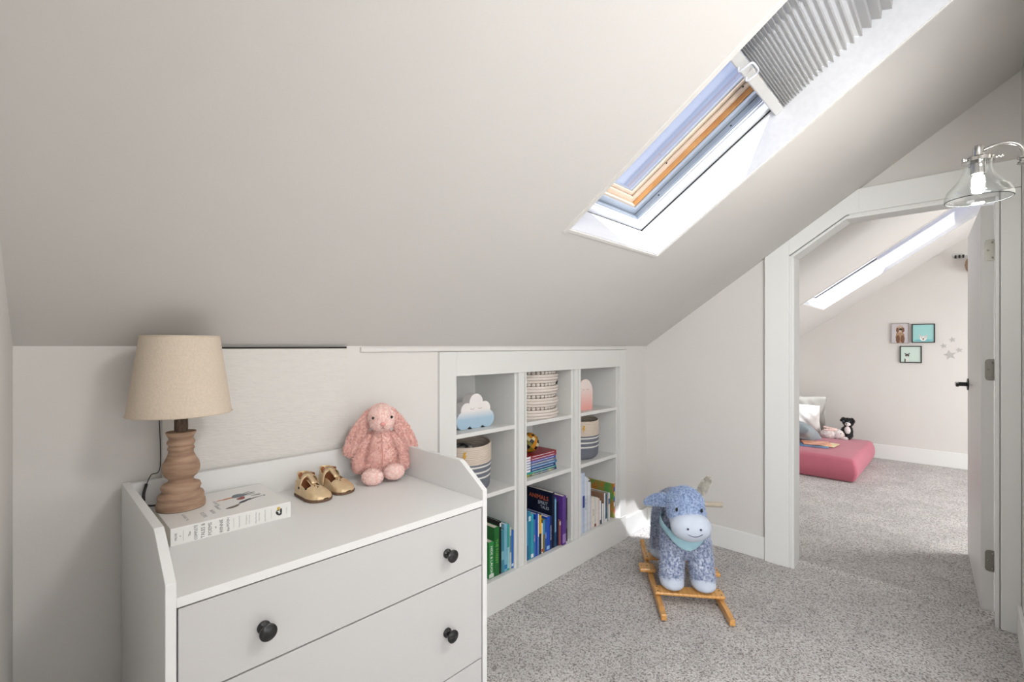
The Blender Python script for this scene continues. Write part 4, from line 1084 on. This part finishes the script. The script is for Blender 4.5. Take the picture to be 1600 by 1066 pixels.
# ------------------------------------------------------------------ far room
# floor mattress
pink = mat('rose_cotton', srgb(190, 104, 122), .8, noise=.05, nscale=12, bump=.1, bscale=20, sheen=.2)
bm = B(); box(bm, 5.10, 6.24, .70, 1.535, 0, .215)
bmesh.ops.subdivide_edges(bm, edges=bm.edges[:], cuts=7, use_grid_fill=True)
me = bpy.data.meshes.new('m'); bm.to_mesh(me); bm.free()
for v in me.vertices:
    fx = min(1, min(v.co.x - 5.10, 6.24 - v.co.x) / .3); fy = min(1, min(v.co.y - .70, 1.535 - v.co.y) / .3)
    q = v.co.z / .215
    if 0 < q < 1:
        bu = .030 * math.sin(q * PI)
        if v.co.x < 5.101: v.co.x -= bu
        if v.co.x > 6.239: v.co.x += bu * .3
        if v.co.y < .701: v.co.y -= bu
    if v.co.z > .1: v.co.z += .02 * math.sin(max(fx, 0) * PI / 2) * math.sin(max(fy, 0) * PI / 2) + .005 * math.sin(v.co.x * 9) * math.sin(v.co.y * 8)
mt = make('floor_mattress', me, pink, None, smooth=True, label='rose pink mattress lying on the carpet of the far room', cat='mattress')
b = mt.modifiers.new('b', 'BEVEL'); b.width = .075; b.segments = 6; b.limit_method = 'ANGLE'; b.angle_limit = R(50)
MZ = .222
def pillow(nm, c, sx, sy, th, rot, m, label, corner=.08, wr=.0, seed=0):
    bm = B(); N = 26; V = {}
    for side in (1, -1):
        for i in range(N + 1):
            for j in range(N + 1):
                u, v = -1 + 2 * i / N, -1 + 2 * j / N
                if side < 0 and (i in (0, N) or j in (0, N)): V[side, i, j] = V[1, i, j]; continue
                e = (1 - u * u) ** .42 * (1 - v * v) ** .42
                pin = 1 - corner * (1 - abs(u * v)) * max(abs(u), abs(v)) ** 2
                w_ = wr * math.sin(u * 9 + v * 14 + seed) * e
                V[side, i, j] = bm.verts.new((u * sx / 2 * pin, v * sy / 2 * pin, side * (th / 2 * e) + w_))
    for side in (1, -1):
        for i in range(N):
            for j in range(N):
                q = [V[side, i, j], V[side, i + 1, j], V[side, i + 1, j + 1], V[side, i, j + 1]]
                bm.faces.new(q if side > 0 else q[::-1])
    mx = Matrix.Translation(c) @ Euler(rot).to_matrix().to_4x4()
    bmesh.ops.transform(bm, matrix=mx, verts=bm.verts[:])
    return make(nm, bm, m, None, smooth=True, label=label, cat='cushion', group='cushions on the pink mattress')
pillow('cushion', (6.22, 1.335, .455), .44, .46, .14, (R(4), R(72), R(8)), mat('grey_spotted', srgb(158, 156, 150), .85, noise=.12, nscale=9), 'grey cushion with pale rings, rearmost on the mattress', .10, .004)
pillow('cushion', (6.02, 1.34, .40), .40, .44, .17, (R(2), R(64), R(4)), mat('white_linen', srgb(232, 230, 226), .85), 'white cushion between the grey and the blue grey one', .06, .004, 2)
pillow('cushion', (5.70, 1.30, .320), .42, .42, .20, (R(6), R(20), R(-8)), mat('blue_grey_ruched', srgb(144, 156, 162), .85, noise=.05, nscale=10, sheen=.2), 'blue grey ruched cushion at the front of the pile', .06, .010, 4)
# plush toys on the mattress
wpf = fur_mat('white_plush', (232, 220, 218), (248, 244, 242), 40); bpf = fur_mat('black_plush', (22, 20, 22), (60, 56, 58), 60)
tp = empty('plush_toy', (6.02, 1.02, MZ), 'small white and pink plush animal lying beside the cushions', 'plush toy', rz=R(20))
bm = B(); ell(bm, (0, .03, .05), (.06, .075, .05)); ell(bm, (-.01, -.055, .055), (.05, .05, .048)); cap(bm, (-.03, -.09, .02), (-.05, -.12, .018), .02, .016, 4)
me = remesh(bm, .006, 4); me = furry(me, 4000, .008, .004); make('body', me, wpf, tp, world=False)
bm = B(); cap(bm, (.0, -.04, .10), (.03, .06, .12), .018, .014, 5); cap(bm, (-.02, -.02, .10), (-.03, .07, .10), .018, .012, 5)
make('ear', remesh(bm, .006, 4), pinkl, tp, world=False)
make('nose', ell(B(), (-.02, -.105, .050), (.008, .010, .008)), pinkl, tp, world=False, smooth=True)
make('eye', ell(B(), (-.052, -.072, .070), (.005, .005, .006)), M['black'], tp, world=False, smooth=True)
td = empty('plush_dog', (6.17, .90, MZ), 'black and white plush dog at the far corner of mattress', 'plush toy', rz=R(-15))
bm = B(); ell(bm, (0, .0, .075), (.045, .045, .075)); ell(bm, (0, -.005, .175), (.050, .052, .046)); cap(bm, (.0, .040, .205), (-.01, .058, .190), .020, .014, 4); cap(bm, (.0, -.040, .205), (-.01, -.060, .190), .020, .014, 4)
cap(bm, (-.02, .03, .10), (-.07, .04, .05), .020, .018, 4); cap(bm, (-.02, -.035, .04), (-.085, -.045, .02), .024, .020, 4); cap(bm, (-.02, .035, .03), (-.085, .045, .02), .024, .020, 4)
me = remesh(bm, .006, 4); me = furry(me, 4000, .008, .004); make('body', me, bpf, td, world=False)
bm = B(); ell(bm, (-.038, -.018, .160), (.032, .026, .022)); ell(bm, (-.030, -.01, .090), (.026, .030, .045)); me = remesh(bm, .005, 4); make('muzzle_and_chest', me, wpf, td, world=False)
make('nose', ell(B(), (-.070, -.018, .166), (.006, .008, .006)), M['black'], td, world=False, smooth=True)
for s_ in (-1, 1): make('eye', ell(B(), (-.046, -.008 + s_ * .026, .188), (.005, .005, .005)), mat('eye_blue', srgb(120, 160, 190), .2), td, world=False, smooth=True)
# thin books on the mattress
for i, (dx, dy, dz, rz, c, lab) in enumerate(((5.36, .93, 0, 12, (70, 110, 150), 'thin blue picture book lying lowest on the mattress'), (5.42, .90, .006, -4, (226, 200, 150), 'thin cream picture book lying on the blue one'), (5.45, .915, .012, 20, (214, 140, 110), 'thin coral picture book on top of the mattress books'))):
    t = empty('book', (dx, dy, MZ + .012 + dz), lab, 'book', rz=R(rz), group='thin books on the pink mattress')
    make('cover', bx(0, .20, 0, .24, 0, .0055), mat('picture_cover', srgb(*c), .4, col2=srgb(*[min(255, q + 50) for q in c]), nscale=12), t, world=False)
# framed prints on the far wall
def pic(y0, y1, z0, z1, label, fm, bgc, shapes, fw=.009):
    X = 6.44
    t = empty('framed_print', (X, (y0 + y1) / 2, z0), label, 'picture', group='small animal prints on the far wall')
    bm = B(); box(bm, X - .018, X, y0, y1, z0, z0 + fw); box(bm, X - .018, X, y0, y1, z1 - fw, z1); box(bm, X - .018, X, y0, y0 + fw, z0 + fw, z1 - fw); box(bm, X - .018, X, y1 - fw, y1, z0 + fw, z1 - fw)
    make('picture_frame', bm, fm, t)
    pr = make('print', bx(X - .012, X - .001, y0 + fw, y1 - fw, z0 + fw, z1 - fw), mat('print_ground', srgb(*bgc), .6), t)
    for k, (u, v, ru, rv, c, n_) in enumerate(shapes):
        yc = y1 - (y1 - y0) * u; zc = z0 + (z1 - z0) * v; W_, H_ = y1 - y0, z1 - z0
        pts = [(yc + ru * W_ * math.cos(2 * PI * q / n_ + .3) * (1 + .1 * (q % 2)), zc + rv * H_ * math.sin(2 * PI * q / n_ + .3) * (1 + .1 * (q % 2))) for q in range(n_)]
        make('printed_shape', prism(B(), pts, 'X', X - .0124 - .0001 * k, X - .012), mat('print_ink', srgb(*c), .6), pr)
blk = M['blackmatt']; gw = mat('grey_wood', srgb(150, 138, 130), .6)
tan_ = (168, 136, 110); dtan = (120, 84, 62)
pic(.408, .556, 1.250, 1.462, 'print of a curly brown dog in thin grey frame, upper left', gw, (200, 196, 200), [(.5, .32, .24, .28, tan_, 18), (.38, .2, .11, .2, dtan, 12), (.64, .2, .11, .2, dtan, 12), (.5, .72, .22, .17, (196, 176, 154), 16), (.36, .66, .08, .12, dtan, 10), (.66, .66, .08, .12, dtan, 10), (.53, .70, .09, .05, (30, 24, 24), 8), (.45, .78, .025, .02, (30, 24, 24), 8), (.6, .79, .025, .02, (30, 24, 24), 8)], .004)
pic(.206, .388, 1.255, 1.450, 'print of a small white animal peeking over aqua water', blk, (160, 212, 210), [(.5, .13, .40, .04, (110, 190, 200), 10), (.5, .22, .14, .12, (236, 232, 226), 14), (.37, .35, .04, .07, (220, 200, 190), 6), (.63, .35, .04, .07, (220, 200, 190), 6), (.5, .2, .035, .04, (30, 26, 28), 8), (.43, .27, .018, .018, (30, 26, 28), 8), (.57, .27, .018, .018, (30, 26, 28), 8)])
pic(.308, .484, 1.045, 1.222, 'print of a small spotted animal on pale green, below the others', blk, (206, 224, 214), [(.32, .16, .10, .14, (226, 226, 220), 12), (.24, .14, .03, .12, (60, 56, 56), 8), (.34, .44, .09, .09, (60, 52, 50), 12), (.25, .54, .04, .03, (60, 52, 50), 6), (.43, .54, .04, .03, (60, 52, 50), 6), (.34, .38, .04, .04, (206, 200, 190), 8)])
def star(y, z, r, label):
    pts = [((r if k % 2 == 0 else r * .42) * math.sin(PI * k / 5 + .2), (r if k % 2 == 0 else r * .42) * math.cos(PI * k / 5 + .2)) for k in range(10)]
    bm = prism(B(), [(y + a, z + b_) for a, b_ in pts], 'X', 6.4375, 6.44)
    make('star_decal', bm, M['stardecal'], None, label=label, cat='wall decal', group='grey star decals on the far wall')
M['stardecal'] = mat('pale_grey_decal', srgb(190, 187, 184), .6)
star(.096, 1.13, .052, 'largest grey star decal, lowest of the cluster'); star(.142, 1.222, .030, 'small grey star decal nearest the framed prints')
star(.028, 1.180, .030, 'small grey star decal nearest the door'); star(.078, 1.284, .030, 'small grey star decal, topmost of the cluster')
# small things near the slope of the far wall
t = empty('wall_hook', (6.44, .02, 2.08), 'small black hook strip high on the far wall', 'hook')
bm = B()
for k in range(3): box(bm, 6.425, 6.44, -.008 + k * .028, .006 + k * .028, 2.095 + .0 * k, 2.125)
make('hook', bm, M['blackmatt'], t)
make('strip', bx(6.434, 6.44, -.02, .075, 2.118, 2.132), M['trim'], t)
t = empty('hanging_ornament', (6.38, -.05, 1.95), 'tan woven ornament hanging high behind the door', 'ornament')
bm = B(); ell(bm, (6.37, -.06, 2.01), (.05, .05, .085)); make('woven_body', remesh(bm, .01, 2), mat('tan_wicker', srgb(172, 142, 112), .8, noise=.3, nscale=60, bump=.6, bscale=80), t)
bm = B(); tube(bm, [(6.37, -.06, 2.09), (6.41, -.03, 2.115)], .002, 6); make('string', bm, M['trim'], t)
